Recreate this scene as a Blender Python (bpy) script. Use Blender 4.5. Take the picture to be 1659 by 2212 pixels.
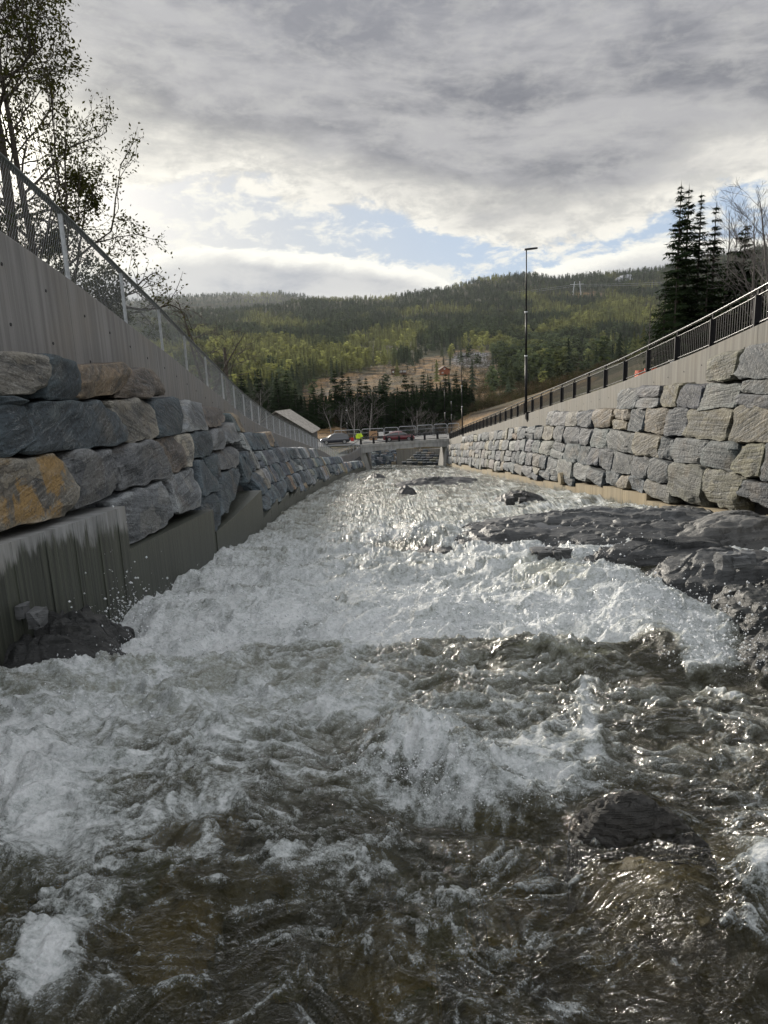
import bpy, math, random
import numpy as np
from math import radians, sin, cos, tan, atan2, hypot, pi, degrees
from mathutils import Matrix, Vector

sc = bpy.context.scene
COL = sc.collection
for o in list(bpy.data.objects):
    bpy.data.objects.remove(o)
random.seed(7)
rng = np.random.default_rng(7)

# ------------------------------------------------------------------ camera
PITCH, ROLL, F = 12.0, 2.4, 1470.0          # degrees, degrees, focal length for a 1659 px wide picture
CM = (Matrix.Rotation(radians(90 - PITCH), 3, 'X') @ Matrix.Rotation(radians(-ROLL), 3, 'Z'))
cam_d = bpy.data.cameras.new('camera')
cam = bpy.data.objects.new('camera', cam_d)
COL.objects.link(cam)
cam.matrix_world = CM.to_4x4()
cam_d.sensor_fit = 'HORIZONTAL'
cam_d.sensor_width = 36.0
cam_d.lens = 36.0 * F / 1659.0
cam_d.clip_start = 0.05
cam_d.clip_end = 20000
sc.camera = cam

# ------------------------------------------------------------------ light and exposure
SUN_AZ, SUN_EL = -26.4, 16.3
sv = Vector((sin(radians(SUN_AZ)) * cos(radians(SUN_EL)), cos(radians(SUN_AZ)) * cos(radians(SUN_EL)), sin(radians(SUN_EL))))
sun_d = bpy.data.lights.new('sun', 'SUN')
sun_d.energy = 4.3
sun_d.angle = radians(8.0)
sun_d.color = (1.0, 0.92, 0.80)
sun = bpy.data.objects.new('sun', sun_d)
COL.objects.link(sun)
sun.rotation_euler = sv.to_track_quat('Z', 'Y').to_euler()
sun.location = (-60, 120, 60)
sc.view_settings.view_transform = 'Standard'
sc.view_settings.look = 'None'
sc.view_settings.gamma = 1.0
sc.view_settings.exposure = 0.56
sc.view_settings.use_curve_mapping = False
sc.render.engine = 'CYCLES'
sc.cycles.max_bounces = 8
sc.cycles.transparent_max_bounces = 16
sc.cycles.caustics_reflective = False
sc.cycles.caustics_refractive = False


# ------------------------------------------------------------------ node helper
class NB:
    def __init__(s, tree):
        s.t = tree
        s.t.nodes.clear()

    def n(s, typ, ins=None, **props):
        nd = s.t.nodes.new(typ)
        for k, v in props.items():
            setattr(nd, k, v)
        for k, v in (ins or {}).items():
            s.put(nd.inputs[k], v)
        return nd

    def put(s, sock, v):
        if isinstance(v, bpy.types.NodeSocket):
            s.t.links.new(v, sock)
        else:
            if sock.type == 'RGBA' and len(v) == 3:
                v = (*v, 1)
            sock.default_value = v

    def m(s, op, a, b=0.0, c=0.0, clamp=False):
        nd = s.n('ShaderNodeMath', {0: a, 1: b, 2: c}, operation=op)
        nd.use_clamp = clamp
        return nd.outputs[0]

    def vm(s, op, a, b=(0, 0, 0)):
        nd = s.n('ShaderNodeVectorMath', {0: a, 1: b}, operation=op)
        return nd.outputs['Value'] if op in ('LENGTH', 'DOT_PRODUCT', 'DISTANCE') else nd.outputs[0]

    def scale(s, v, k):
        return s.vm('MULTIPLY', v, k)

    def mix(s, f, a, b, blend='MIX'):
        nd = s.t.nodes.new('ShaderNodeMix')
        nd.data_type = 'RGBA'
        nd.blend_type = blend
        s.put(nd.inputs[0], f)
        s.put(nd.inputs[6], a)
        s.put(nd.inputs[7], b)
        return nd.outputs[2]

    def ss(s, x, lo, hi, a=0.0, b=1.0):
        nd = s.n('ShaderNodeMapRange', {'Value': x, 'From Min': lo, 'From Max': hi, 'To Min': a, 'To Max': b}, interpolation_type='SMOOTHSTEP')
        return nd.outputs[0]

    def lin(s, x, lo, hi, a=0.0, b=1.0):
        return s.n('ShaderNodeMapRange', {'Value': x, 'From Min': lo, 'From Max': hi, 'To Min': a, 'To Max': b}).outputs[0]

    def noise(s, vec, scale, detail=4, rough=0.55, dist=0.0, typ='FBM'):
        nd = s.n('ShaderNodeTexNoise', {'Vector': vec, 'Scale': scale, 'Detail': detail, 'Roughness': rough, 'Distortion': dist}, noise_type=typ)
        return nd.outputs['Fac']

    def voro(s, vec, scale, feature='F1', out='Distance', rnd=1.0):
        nd = s.n('ShaderNodeTexVoronoi', {'Vector': vec, 'Scale': scale, 'Randomness': rnd}, feature=feature)
        return nd.outputs[out]

    def attr(s, name, out='Fac', typ='GEOMETRY'):
        return s.n('ShaderNodeAttribute', attribute_name=name, attribute_type=typ).outputs[out]

    def bump(s, h, strength=0.5, dist=0.02, normal=None):
        ins = {'Height': h, 'Strength': strength, 'Distance': dist}
        if normal is not None:
            ins['Normal'] = normal
        return s.n('ShaderNodeBump', ins).outputs[0]

    def ramp(s, f, stops):
        nd = s.n('ShaderNodeValToRGB', {0: f})
        cr = nd.color_ramp
        while len(cr.elements) < len(stops):
            cr.elements.new(0.5)
        for e, (p, c) in zip(cr.elements, stops):
            e.position = p
            e.color = (*c, 1)
        return nd.outputs[0]

    def pos(s):
        return s.n('ShaderNodeNewGeometry').outputs['Position']

    def obj(s):
        return s.n('ShaderNodeTexCoord').outputs['Object']

    def pbsdf(s, **kw):
        return s.n('ShaderNodeBsdfPrincipled', {k.replace('_', ' '): v for k, v in kw.items()})

    def out(s, surf):
        o = s.n('ShaderNodeOutputMaterial')
        s.t.links.new(surf if isinstance(surf, bpy.types.NodeSocket) else surf.outputs[0], o.inputs['Surface'])


def new_mat(name):
    m = bpy.data.materials.new(name)
    m.use_nodes = True
    return m, NB(m.node_tree)


# ------------------------------------------------------------------ sky (clouds in the world shader)
world = bpy.data.worlds.new('World')
sc.world = world
world.use_nodes = True


def curve(nb, x, lo, hi, ylo, yhi, pts):
    f = nb.lin(x, lo, hi)
    nd = nb.n('ShaderNodeFloatCurve', {'Value': f})
    c = nd.mapping.curves[0]
    pts = [((px - lo) / (hi - lo), (py - ylo) / (yhi - ylo)) for px, py in pts]
    while len(c.points) < len(pts):
        c.points.new(0.5, 0.5)
    for p, (a, b) in zip(c.points, pts):
        p.location = (a, b)
    nd.mapping.update()
    return nb.lin(nd.outputs[0], 0, 1, ylo, yhi)


def build_sky():
    nb = NB(world.node_tree)
    d = nb.n('ShaderNodeTexCoord').outputs['Generated']
    sx = nb.n('ShaderNodeSeparateXYZ', {0: d}).outputs
    az = nb.m('MULTIPLY', nb.m('ARCTAN2', sx[0], sx[1]), 57.2958)
    el = nb.m('MULTIPLY', nb.m('ARCSINE', sx[2]), 57.2958)
    # cloud plane coordinates
    zz = nb.m('ADD', nb.m('MAXIMUM', sx[2], 0.0), 0.10)
    q = nb.n('ShaderNodeCombineXYZ', {0: nb.m('DIVIDE', sx[0], zz), 1: nb.m('DIVIDE', sx[1], zz), 2: 0.0}).outputs[0]
    ae = nb.n('ShaderNodeCombineXYZ', {0: nb.m('MULTIPLY', az, 0.05), 1: nb.m('MULTIPLY', el, 0.11), 2: 1.7}).outputs[0]
    sk = nb.n('ShaderNodeVectorRotate', {'Vector': ae, 'Angle': radians(14)}, rotation_type='Z_AXIS').outputs[0]
    n_big = nb.noise(q, 0.55, 5, 0.55, 0.4)
    n_ae = nb.noise(sk, 2.4, 8, 0.60, 0.25)
    n_fine = nb.noise(ae, 6.5, 8, 0.66, 0.3)
    n_str = nb.noise(nb.scale(sk, (0.8, 1.35, 1)), 1.9, 8, 0.60, 0.25)
    c0 = lambda v: nb.m('SUBTRACT', v, 0.5)
    # main deck
    B = curve(nb, az, -60, 60, 0, 30, [(-60, 13), (-30, 14.5), (-19, 13.6), (-12, 13.6), (-5, 12.6), (3, 10.4), (8, 9.0), (13, 8.4), (18, 8.6), (24, 10.6), (30, 12), (60, 13)])
    warp = nb.m('ADD', nb.m('MULTIPLY', c0(n_ae), 6.5), nb.m('MULTIPLY', c0(n_fine), 4.4))
    dB = nb.m('ADD', nb.m('SUBTRACT', el, B), warp)
    deck = nb.ss(dB, -0.5, 0.7)
    depth = nb.m('ADD', dB, nb.m('MULTIPLY', c0(n_str), 7.0))
    light = nb.ss(depth, 0.4, 5.2, 1.0, 0.0)
    grey = nb.mix(nb.ss(n_str, 0.36, 0.64), (0.16, 0.166, 0.19), (0.375, 0.372, 0.38))
    grey = nb.mix(nb.ss(el, 17, 26), grey, nb.mix(0.35, grey, (0.37, 0.375, 0.405)))
    grey = nb.mix(nb.m('MULTIPLY', nb.ss(n_fine, 0.42, 0.68), 0.38), grey, (0.48, 0.475, 0.46))
    # unseen deck overhead and behind: broken cloud, brightened to lift the foreground light
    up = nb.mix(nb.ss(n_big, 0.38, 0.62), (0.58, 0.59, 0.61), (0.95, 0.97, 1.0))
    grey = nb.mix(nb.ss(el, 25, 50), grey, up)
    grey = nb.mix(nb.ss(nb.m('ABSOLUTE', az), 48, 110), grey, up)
    cream = nb.mix(nb.ss(n_fine, 0.36, 0.6), (0.56, 0.55, 0.515), (0.84, 0.81, 0.73))
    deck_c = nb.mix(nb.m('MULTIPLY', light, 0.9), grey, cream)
    # open sky in the gaps
    sky = nb.n('ShaderNodeTexSky', sky_type='NISHITA', sun_disc=False, sun_elevation=radians(SUN_EL), sun_rotation=radians(SUN_AZ), altitude=300.0, air_density=1.0, dust_density=1.2, ozone_density=1.5).outputs[0]
    sky = nb.scale(sky, (0.10, 0.10, 0.10))
    pale = nb.mix(nb.ss(az, -12, 12), (0.40, 0.43, 0.475), (0.37, 0.46, 0.60))
    gap = nb.mix(0.85, sky, pale)
    wisp = nb.ss(nb.m('ADD', nb.m('MULTIPLY', n_ae, 0.5), nb.m('MULTIPLY', n_fine, 0.62)), 0.52, 0.62)
    gap = nb.mix(nb.m('MULTIPLY', wisp, 0.85), gap, (0.76, 0.745, 0.68))
    # low bank
    T = curve(nb, az, -60, 60, 0, 15, [(-60, 8), (-30, 9.2), (-20, 8.7), (-11, 9.6), (-4, 9.0), (2, 7.9), (5.5, 6.6), (8, 5.4), (10, 5.5), (13, 7.0), (18, 7.7), (22, 8.1), (30, 8), (60, 8)])
    dT = nb.m('ADD', nb.m('SUBTRACT', T, el), nb.m('ADD', nb.m('MULTIPLY', c0(n_fine), 1.6), nb.m('MULTIPLY', c0(n_ae), 1.0)))
    bank = nb.ss(dT, -0.12, 0.28)
    bgrey = nb.mix(nb.ss(n_ae, 0.4, 0.65), (0.33, 0.345, 0.385), (0.52, 0.52, 0.515))
    dT2 = nb.m('ADD', dT, nb.m('MULTIPLY', c0(n_ae), 2.2))
    bank_c = nb.mix(nb.ss(dT2, 0.25, 1.9), (0.86, 0.84, 0.76), bgrey)
    bank_c = nb.mix(nb.m('MULTIPLY', nb.ss(el, 6.6, 4.4), 0.55), bank_c, (0.74, 0.72, 0.65))
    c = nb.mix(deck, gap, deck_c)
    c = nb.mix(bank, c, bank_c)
    # veiled sun
    cosang = nb.vm('DOT_PRODUCT', d, tuple(sv))
    ang = nb.m('MULTIPLY', nb.m('ARCCOSINE', nb.m('MINIMUM', cosang, 0.99999)), 57.2958)
    g1 = nb.m('POWER', 2.718, nb.m('MULTIPLY', ang, -0.22))
    g2 = nb.m('POWER', 2.718, nb.m('MULTIPLY', ang, -0.9))
    glow = nb.m('ADD', nb.m('MULTIPLY', g1, 0.75), nb.m('MULTIPLY', g2, 3.5))
    gl = nb.n('ShaderNodeVectorMath', {0: (1.0, 0.95, 0.78), 'Scale': glow}, operation='SCALE').outputs[0]
    c = nb.vm('ADD', c, gl)
    c = nb.mix(nb.ss(el, -1, -6), c, (0.16, 0.165, 0.15))
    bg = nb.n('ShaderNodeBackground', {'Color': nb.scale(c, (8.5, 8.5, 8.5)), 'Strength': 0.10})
    o = nb.n('ShaderNodeOutputWorld')
    nb.t.links.new(bg.outputs[0], o.inputs[0])


build_sky()
world.cycles.sampling_method = 'MANUAL'
world.cycles.sample_map_resolution = 1024


# ------------------------------------------------------------------ picture <-> place
CMn = np.array(CM)


def ray(x, y):
    v = CM @ Vector(((x - 829.5) / F, (1106 - y) / F, -1.0))
    return v


def at(x, y, Y):
    r = ray(x, y)
    return r * (Y / r.y)


def proj(X, Y, Z):
    P = np.stack([X, Y, Z], -1) @ CMn
    return 829.5 - P[..., 0] / P[..., 2] * F, 1106 + P[..., 1] / P[..., 2] * F


RIV0, RIVS = -2.3, -0.124


def hit_ground(x, y, lo=110.0, hi=4000.0):
    r = ray(x, y); r = r / r.y
    Ys = np.geomspace(lo, hi, 3000)
    d = r.z * Ys - ground_z(r.x * Ys, Ys)
    i = int(np.argmax(d < 0)) if (d < 0).any() else len(Ys) - 1
    return Vector((r.x * Ys[i], Ys[i], r.z * Ys[i]))


def riv(Y):
    return RIV0 + RIVS * Y


def on_river(x, y, dz=0.0):
    r = ray(x, y)
    r = r / r.y
    Y = (RIV0 + dz) / (r.z - RIVS)
    return Vector((r.x * Y, Y, r.z * Y))


# ------------------------------------------------------------------ noise
def _h(ix, iy, iz, seed):
    h = (ix.astype(np.int64) * 374761393 + iy.astype(np.int64) * 668265263 + iz.astype(np.int64) * 2147483647 + seed * 974634777) & 0xffffffff
    h = ((h ^ (h >> 13)) * 1274126177) & 0xffffffff
    h = ((h ^ (h >> 16)) * 2246822519) & 0xffffffff
    return (h ^ (h >> 15)) & 0xffffffff


def pn2(x, y, seed=0):
    x = np.asarray(x, float); y = np.asarray(y, float)
    ix = np.floor(x); iy = np.floor(y)
    fx = x - ix; fy = y - iy
    ux = fx * fx * fx * (fx * (fx * 6 - 15) + 10); uy = fy * fy * fy * (fy * (fy * 6 - 15) + 10)
    z0 = np.zeros_like(ix)

    def g(ox, oy):
        a = _h(ix + ox, iy + oy, z0, seed) * (2 * pi / 4294967296.0)
        return np.cos(a) * (fx - ox) + np.sin(a) * (fy - oy)
    a = g(0, 0); b = g(1, 0); c = g(0, 1); d = g(1, 1)
    t0 = a + ux * (b - a); t1 = c + ux * (d - c)
    return (t0 + uy * (t1 - t0)) * 1.5


def pn3(x, y, z, seed=0):
    ix = np.floor(x); iy = np.floor(y); iz = np.floor(z)
    f = [x - ix, y - iy, z - iz]
    u = [t * t * t * (t * (t * 6 - 15) + 10) for t in f]
    r = 0
    for ox in (0, 1):
        for oy in (0, 1):
            for oz in (0, 1):
                h = _h(ix + ox, iy + oy, iz + oz, seed)
                gx = (h & 1023) / 511.5 - 1; gy = ((h >> 10) & 1023) / 511.5 - 1; gz = ((h >> 20) & 1023) / 511.5 - 1
                w = (u[0] if ox else 1 - u[0]) * (u[1] if oy else 1 - u[1]) * (u[2] if oz else 1 - u[2])
                r = r + w * (gx * (f[0] - ox) + gy * (f[1] - oy) + gz * (f[2] - oz))
    return r * 1.2


def fbm2(x, y, oct=4, seed=0, gain=0.5, lac=2.03):
    r = 0; a = 1.0
    for k in range(oct):
        r = r + a * pn2(x, y, seed + k * 17)
        x = x * lac + 3.1; y = y * lac - 1.7; a *= gain
    return r


def worley(x, y, seed=0):
    ix = np.floor(x); iy = np.floor(y)
    d1 = np.full(x.shape, 9.0); d2 = np.full(x.shape, 9.0); idv = np.zeros(x.shape)
    z0 = np.zeros_like(ix)
    for ox in (-1, 0, 1):
        for oy in (-1, 0, 1):
            h = _h(ix + ox, iy + oy, z0, seed)
            px = ix + ox + (h & 0xffff) / 65535.0; py = iy + oy + ((h >> 16) & 0xffff) / 65535.0
            d = np.hypot(px - x, py - y)
            near = d < d1
            d2 = np.where(near, d1, np.minimum(d2, d))
            idv = np.where(near, (h & 0xfff) / 4095.0, idv)
            d1 = np.where(near, d, d1)
    return d1, d2, idv


def sstep(x, a, b):
    t = np.clip((x - a) / (b - a), 0, 1)
    return t * t * (3 - 2 * t)


# ------------------------------------------------------------------ mesh helpers
def mesh_np(name, V, faces, mats, smooth=False, attrs=None, midx=None):
    """faces: array (n,3|4) or list of such arrays"""
    if isinstance(faces, np.ndarray):
        faces = [faces]
    faces = [f for f in faces if len(f)]
    me = bpy.data.meshes.new(name)
    V = np.ascontiguousarray(V, np.float32)
    me.vertices.add(len(V))
    me.vertices.foreach_set('co', V.ravel())
    loops = np.concatenate([f.ravel() for f in faces]).astype(np.int32)
    tot = np.concatenate([np.full(len(f), f.shape[1], np.int32) for f in faces])
    start = np.concatenate([[0], np.cumsum(tot)[:-1]]).astype(np.int32)
    me.loops.add(len(loops))
    me.loops.foreach_set('vertex_index', loops)
    me.polygons.add(len(tot))
    me.polygons.foreach_set('loop_start', start)
    me.polygons.foreach_set('loop_total', tot)
    if midx is not None:
        me.polygons.foreach_set('material_index', np.asarray(midx, np.int32))
    me.polygons.foreach_set('use_smooth', np.full(len(tot), smooth, bool))
    for k, (typ, arr) in (attrs or {}).items():
        a = me.attributes.new(k, typ, 'POINT')
        arr = np.ascontiguousarray(arr, np.float32)
        a.data.foreach_set('color' if typ == 'FLOAT_COLOR' else 'value', arr.ravel())
    me.update(calc_edges=True)
    for m in (mats if isinstance(mats, (list, tuple)) else [mats]):
        me.materials.append(m)
    return me


def link(name, data, parent=None, loc=None, **props):
    o = bpy.data.objects.new(name, data)
    COL.objects.link(o)
    if parent is not None:
        o.parent = parent
    if loc is not None:
        o.location = loc
    for k, v in props.items():
        o[k] = v
    return o


def thing(name, label, cat, loc=(0, 0, 0), rz=0.0, group=None, data=None):
    o = link(name, data, loc=loc)
    o.rotation_euler = (0, 0, rz)
    o['label'] = label
    o['category'] = cat
    if group:
        o['group'] = group
    return o


class MB:
    """collects simple solids into one mesh"""
    def __init__(s):
        s.v = []; s.f = []; s.n = 0

    def add(s, V, Fs):
        s.v.append(np.asarray(V, float))
        for f in Fs:
            s.f.append([i + s.n for i in f])
        s.n += len(V)
        return s

    def box(s, c, d, rz=0.0, M=None):
        x, y, z = d[0] / 2, d[1] / 2, d[2] / 2
        V = np.array([(a * x, b * y, e * z) for e in (-1, 1) for b in (-1, 1) for a in (-1, 1)])
        if M is not None:
            V = V @ np.array(M.to_3x3()).T
        elif rz:
            V = V @ np.array(Matrix.Rotation(rz, 3, 'Z')).T
        return s.add(V + np.array(c), [(0, 2, 3, 1), (4, 5, 7, 6), (0, 1, 5, 4), (2, 6, 7, 3), (0, 4, 6, 2), (1, 3, 7, 5)])

    def hexa(s, b4, t4):
        return s.add(list(b4) + list(t4), [(3, 2, 1, 0), (4, 5, 6, 7), (0, 1, 5, 4), (1, 2, 6, 5), (2, 3, 7, 6), (3, 0, 4, 7)])

    def tube(s, pts, r, n=6, cap=True):
        pts = [np.array(p, float) for p in pts]
        rr = r if isinstance(r, (list, tuple)) else [r] * len(pts)
        rings = []
        for i, p in enumerate(pts):
            t = pts[min(i + 1, len(pts) - 1)] - pts[max(i - 1, 0)]
            t = t / (np.linalg.norm(t) + 1e-9)
            a = np.array((0, 0, 1.0)) if abs(t[2]) < 0.9 else np.array((1.0, 0, 0))
            u = np.cross(t, a); u /= np.linalg.norm(u); w = np.cross(t, u)
            for k in range(n):
                q = 2 * pi * k / n
                rings.append(p + rr[i] * (cos(q) * u + sin(q) * w))
        Fs = []
        for i in range(len(pts) - 1):
            for k in range(n):
                k2 = (k + 1) % n
                Fs.append((i * n + k, i * n + k2, (i + 1) * n + k2, (i + 1) * n + k))
        if cap:
            Fs.append(tuple(range(n - 1, -1, -1)))
            Fs.append(tuple((len(pts) - 1) * n + k for k in range(n)))
        return s.add(rings, Fs)

    def disc(s, c, r, h, axis='Y', n=16):
        c = np.array(c, float)
        e = {'X': (1, 0, 0), 'Y': (0, 1, 0), 'Z': (0, 0, 1)}[axis]
        return s.tube([c - np.array(e) * h / 2, c + np.array(e) * h / 2], r, n)

    def mesh(s, name, mat, smooth=False):
        me = bpy.data.meshes.new(name)
        me.from_pydata(np.concatenate(s.v).tolist() if s.v else [], [], s.f)
        me.materials.append(mat)
        if smooth:
            me.polygons.foreach_set('use_smooth', [True] * len(me.polygons))
        me.update()
        return me

    def build(s, name, mat, parent=None, smooth=False, **props):
        return link(name, s.mesh(name, mat, smooth), parent, **props)


def grid_faces(nu, nv):
    i = np.arange(nu * nv).reshape(nv, nu)
    return np.stack([i[:-1, :-1], i[:-1, 1:], i[1:, 1:], i[1:, :-1]], -1).reshape(-1, 4)


def copy_tree(o, parent=None):
    c = o.copy()
    COL.objects.link(c)
    if parent is not None:
        c.parent = parent
    for ch in [k for k in bpy.data.objects if k.parent == o]:
        copy_tree(ch, c)
    return c


def smooth_tab(xs, ys, sig=1.5, lo=-30, hi=140):
    g = np.arange(lo, hi, 0.5)
    v = np.interp(g, xs, ys)
    k = np.exp(-0.5 * (np.arange(-12, 13) * 0.5 / sig) ** 2); k /= k.sum()
    w = np.convolve(np.pad(v, 12, mode='edge'), k, 'valid')
    return lambda t: np.interp(t, g, w)


# ================================================================== materials
def mat_simple(name, col, rough=0.6, metal=0.0, var=0.15, scale=8.0, bump=0.0, spec=0.5):
    m, nb = new_mat(name)
    p = nb.obj()
    n = nb.noise(p, scale, 5, 0.6)
    c = nb.mix(nb.ss(n, 0.3, 0.7), [v * (1 - var) for v in col], [min(1, v * (1 + var)) for v in col])
    b = nb.pbsdf(Base_Color=c, Roughness=rough, Metallic=metal, Specular_IOR_Level=spec)
    if bump:
        nb.put(b.inputs['Normal'], nb.bump(nb.noise(p, scale * 4, 4), 0.6, bump))
    nb.out(b)
    return m


def mat_stone():
    m, nb = new_mat('stone')
    P = nb.pos()
    of = nb.attr('sofs')
    col = nb.attr('scol', 'Color')
    P = nb.vm('ADD', P, nb.n('ShaderNodeCombineXYZ', {0: nb.m('MULTIPLY', of, 37.0), 1: nb.m('MULTIPLY', of, 91.0), 2: nb.m('MULTIPLY', of, 53.0)}).outputs[0])
    R = nb.n('ShaderNodeVectorRotate', {'Vector': P, 'Axis': (1, 0.2, 0.1), 'Angle': nb.m('MULTIPLY', nb.m('SUBTRACT', of, 0.5), 1.0)}, rotation_type='AXIS_ANGLE').outputs[0]
    strat = nb.noise(nb.scale(R, (0.5, 0.5, 7.0)), 1.7, 7, 0.6, 0.35)
    blot = nb.noise(P, 2.6, 6, 0.6, 0.3)
    fine = nb.noise(P, 26.0, 5, 0.65)
    wob = nb.vm('ADD', P, nb.scale(nb.n('ShaderNodeTexNoise', {'Vector': P, 'Scale': 3.0, 'Detail': 4}).outputs['Color'], (0.35, 0.35, 0.35)))
    cell = nb.n('ShaderNodeSeparateXYZ', {0: nb.voro(nb.scale(wob, (1, 1, 1.5)), 2.1, 'F1', 'Color')}).outputs[0]
    edge = nb.voro(nb.scale(wob, (1, 1, 1.5)), 2.1, 'DISTANCE_TO_EDGE')
    c = nb.mix(nb.ss(strat, 0.38, 0.60), nb.mix(0.62, col, (0.022, 0.028, 0.034)), nb.vm('MULTIPLY', col, (1.25, 1.25, 1.25)))
    c = nb.mix(nb.ss(blot, 0.46, 0.72, 0, 0.55), c, nb.vm('MULTIPLY', col, (1.55, 1.5, 1.42)))
    c = nb.mix(nb.ss(nb.noise(P, 1.3, 3, 0.5), 0.52, 0.66, 0, 0.55), c, nb.mix(0.35, col, (0.25, 0.17, 0.08)))
    c = nb.mix(nb.lin(cell, 0, 1, 0.0, 0.55), c, nb.mix(0.5, nb.vm('MULTIPLY', c, (0.45, 0.47, 0.5)), c))
    c = nb.mix(nb.ss(cell, 0.72, 0.95, 0, 0.6), c, nb.vm('MULTIPLY', col, (1.8, 1.7, 1.5)))
    c = nb.mix(nb.ss(edge, 0.03, 0.0, 0, 0.5), c, (0.02, 0.022, 0.025))
    oc = nb.m('MULTIPLY', nb.attr('soch'), nb.ss(nb.noise(P, 1.9, 5, 0.62, 0.4), 0.47, 0.54))
    c = nb.mix(nb.m('MULTIPLY', oc, 0.85), c, (0.40, 0.25, 0.085))
    # pale calcite veins and scuffs
    vn = nb.m('ABSOLUTE', nb.m('SUBTRACT', nb.noise(nb.scale(R, (0.8, 0.8, 3.2)), 2.4, 5, 0.6, 0.8), 0.5))
    vein = nb.m('MULTIPLY', nb.ss(vn, 0.016, 0.0), nb.ss(blot, 0.38, 0.55))
    sp = nb.m('MULTIPLY', nb.ss(fine, 0.56, 0.74), nb.ss(nb.noise(P, 3.2, 4, 0.6, 0.5), 0.50, 0.68))
    c = nb.mix(nb.m('MULTIPLY', nb.m('MAXIMUM', vein, sp), 0.6), c, nb.mix(0.55, nb.vm('MULTIPLY', col, (2.2, 2.2, 2.2)), (0.52, 0.53, 0.53)))
    c = nb.mix(nb.ss(fine, 0.62, 0.35, 0, 0.35), c, (0.03, 0.032, 0.035))
    pt = nb.n('ShaderNodeNewGeometry').outputs['Pointiness']
    c = nb.mix(nb.m('MULTIPLY', nb.ss(pt, 0.505, 0.57), nb.ss(fine, 0.3, 0.55, 0.25, 0.75)), c, nb.vm('MULTIPLY', col, (2.1, 2.1, 2.05)))
    h = nb.m('ADD', nb.m('MULTIPLY', strat, 0.9), nb.m('ADD', nb.m('MULTIPLY', fine, 0.35), nb.m('MULTIPLY', nb.noise(P, 8, 5, 0.6, 0.4), 0.8)))
    b = nb.pbsdf(Base_Color=c, Roughness=nb.ss(strat, 0.3, 0.7, 0.55, 0.8), Specular_IOR_Level=0.4)
    nb.put(b.inputs['Normal'], nb.bump(h, 1.0, 0.11))
    nb.out(b)
    return m


def mat_bedrock():
    m, nb = new_mat('bedrock')
    P = nb.pos()
    col = nb.attr('scol', 'Color')
    R = nb.n('ShaderNodeVectorRotate', {'Vector': P, 'Axis': (1, 0.15, 0.0), 'Angle': 0.35}, rotation_type='AXIS_ANGLE').outputs[0]
    st = nb.noise(nb.scale(R, (0.35, 0.9, 7.0)), 1.6, 8, 0.65, 0.9)
    bl = nb.noise(P, 1.7, 6, 0.62, 0.4)
    fi = nb.noise(P, 30, 5, 0.65)
    c = nb.mix(nb.ss(st, 0.35, 0.65), nb.mix(0.6, col, (0.02, 0.022, 0.024)), col)
    c = nb.mix(nb.ss(bl, 0.48, 0.75, 0, 0.5), c, nb.mix(0.4, col, (0.26, 0.25, 0.23)))
    c = nb.mix(nb.ss(fi, 0.62, 0.8, 0, 0.35), c, (0.3, 0.3, 0.29))
    # wet near the water line
    s = nb.n('ShaderNodeSeparateXYZ', {0: P}).outputs
    hw = nb.m('SUBTRACT', nb.m('SUBTRACT', s[2], nb.m('MULTIPLY', s[1], RIVS)), RIV0)
    wet = nb.ss(nb.m('ADD', hw, nb.m('MULTIPLY', nb.m('SUBTRACT', bl, 0.5), 0.8)), 0.75, 0.3)
    c = nb.mix(nb.m('MULTIPLY', wet, 0.62), c, (0.012, 0.013, 0.013))
    h = nb.m('ADD', st, nb.m('ADD', nb.m('MULTIPLY', fi, 0.25), nb.m('MULTIPLY', nb.noise(P, 7, 5, 0.6), 0.5)))
    b = nb.pbsdf(Base_Color=c, Roughness=nb.lin(wet, 0, 1, 0.75, 0.42), Specular_IOR_Level=0.45)
    nb.put(b.inputs['Normal'], nb.bump(h, 0.85, 0.06))
    nb.out(b)
    return m


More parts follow.
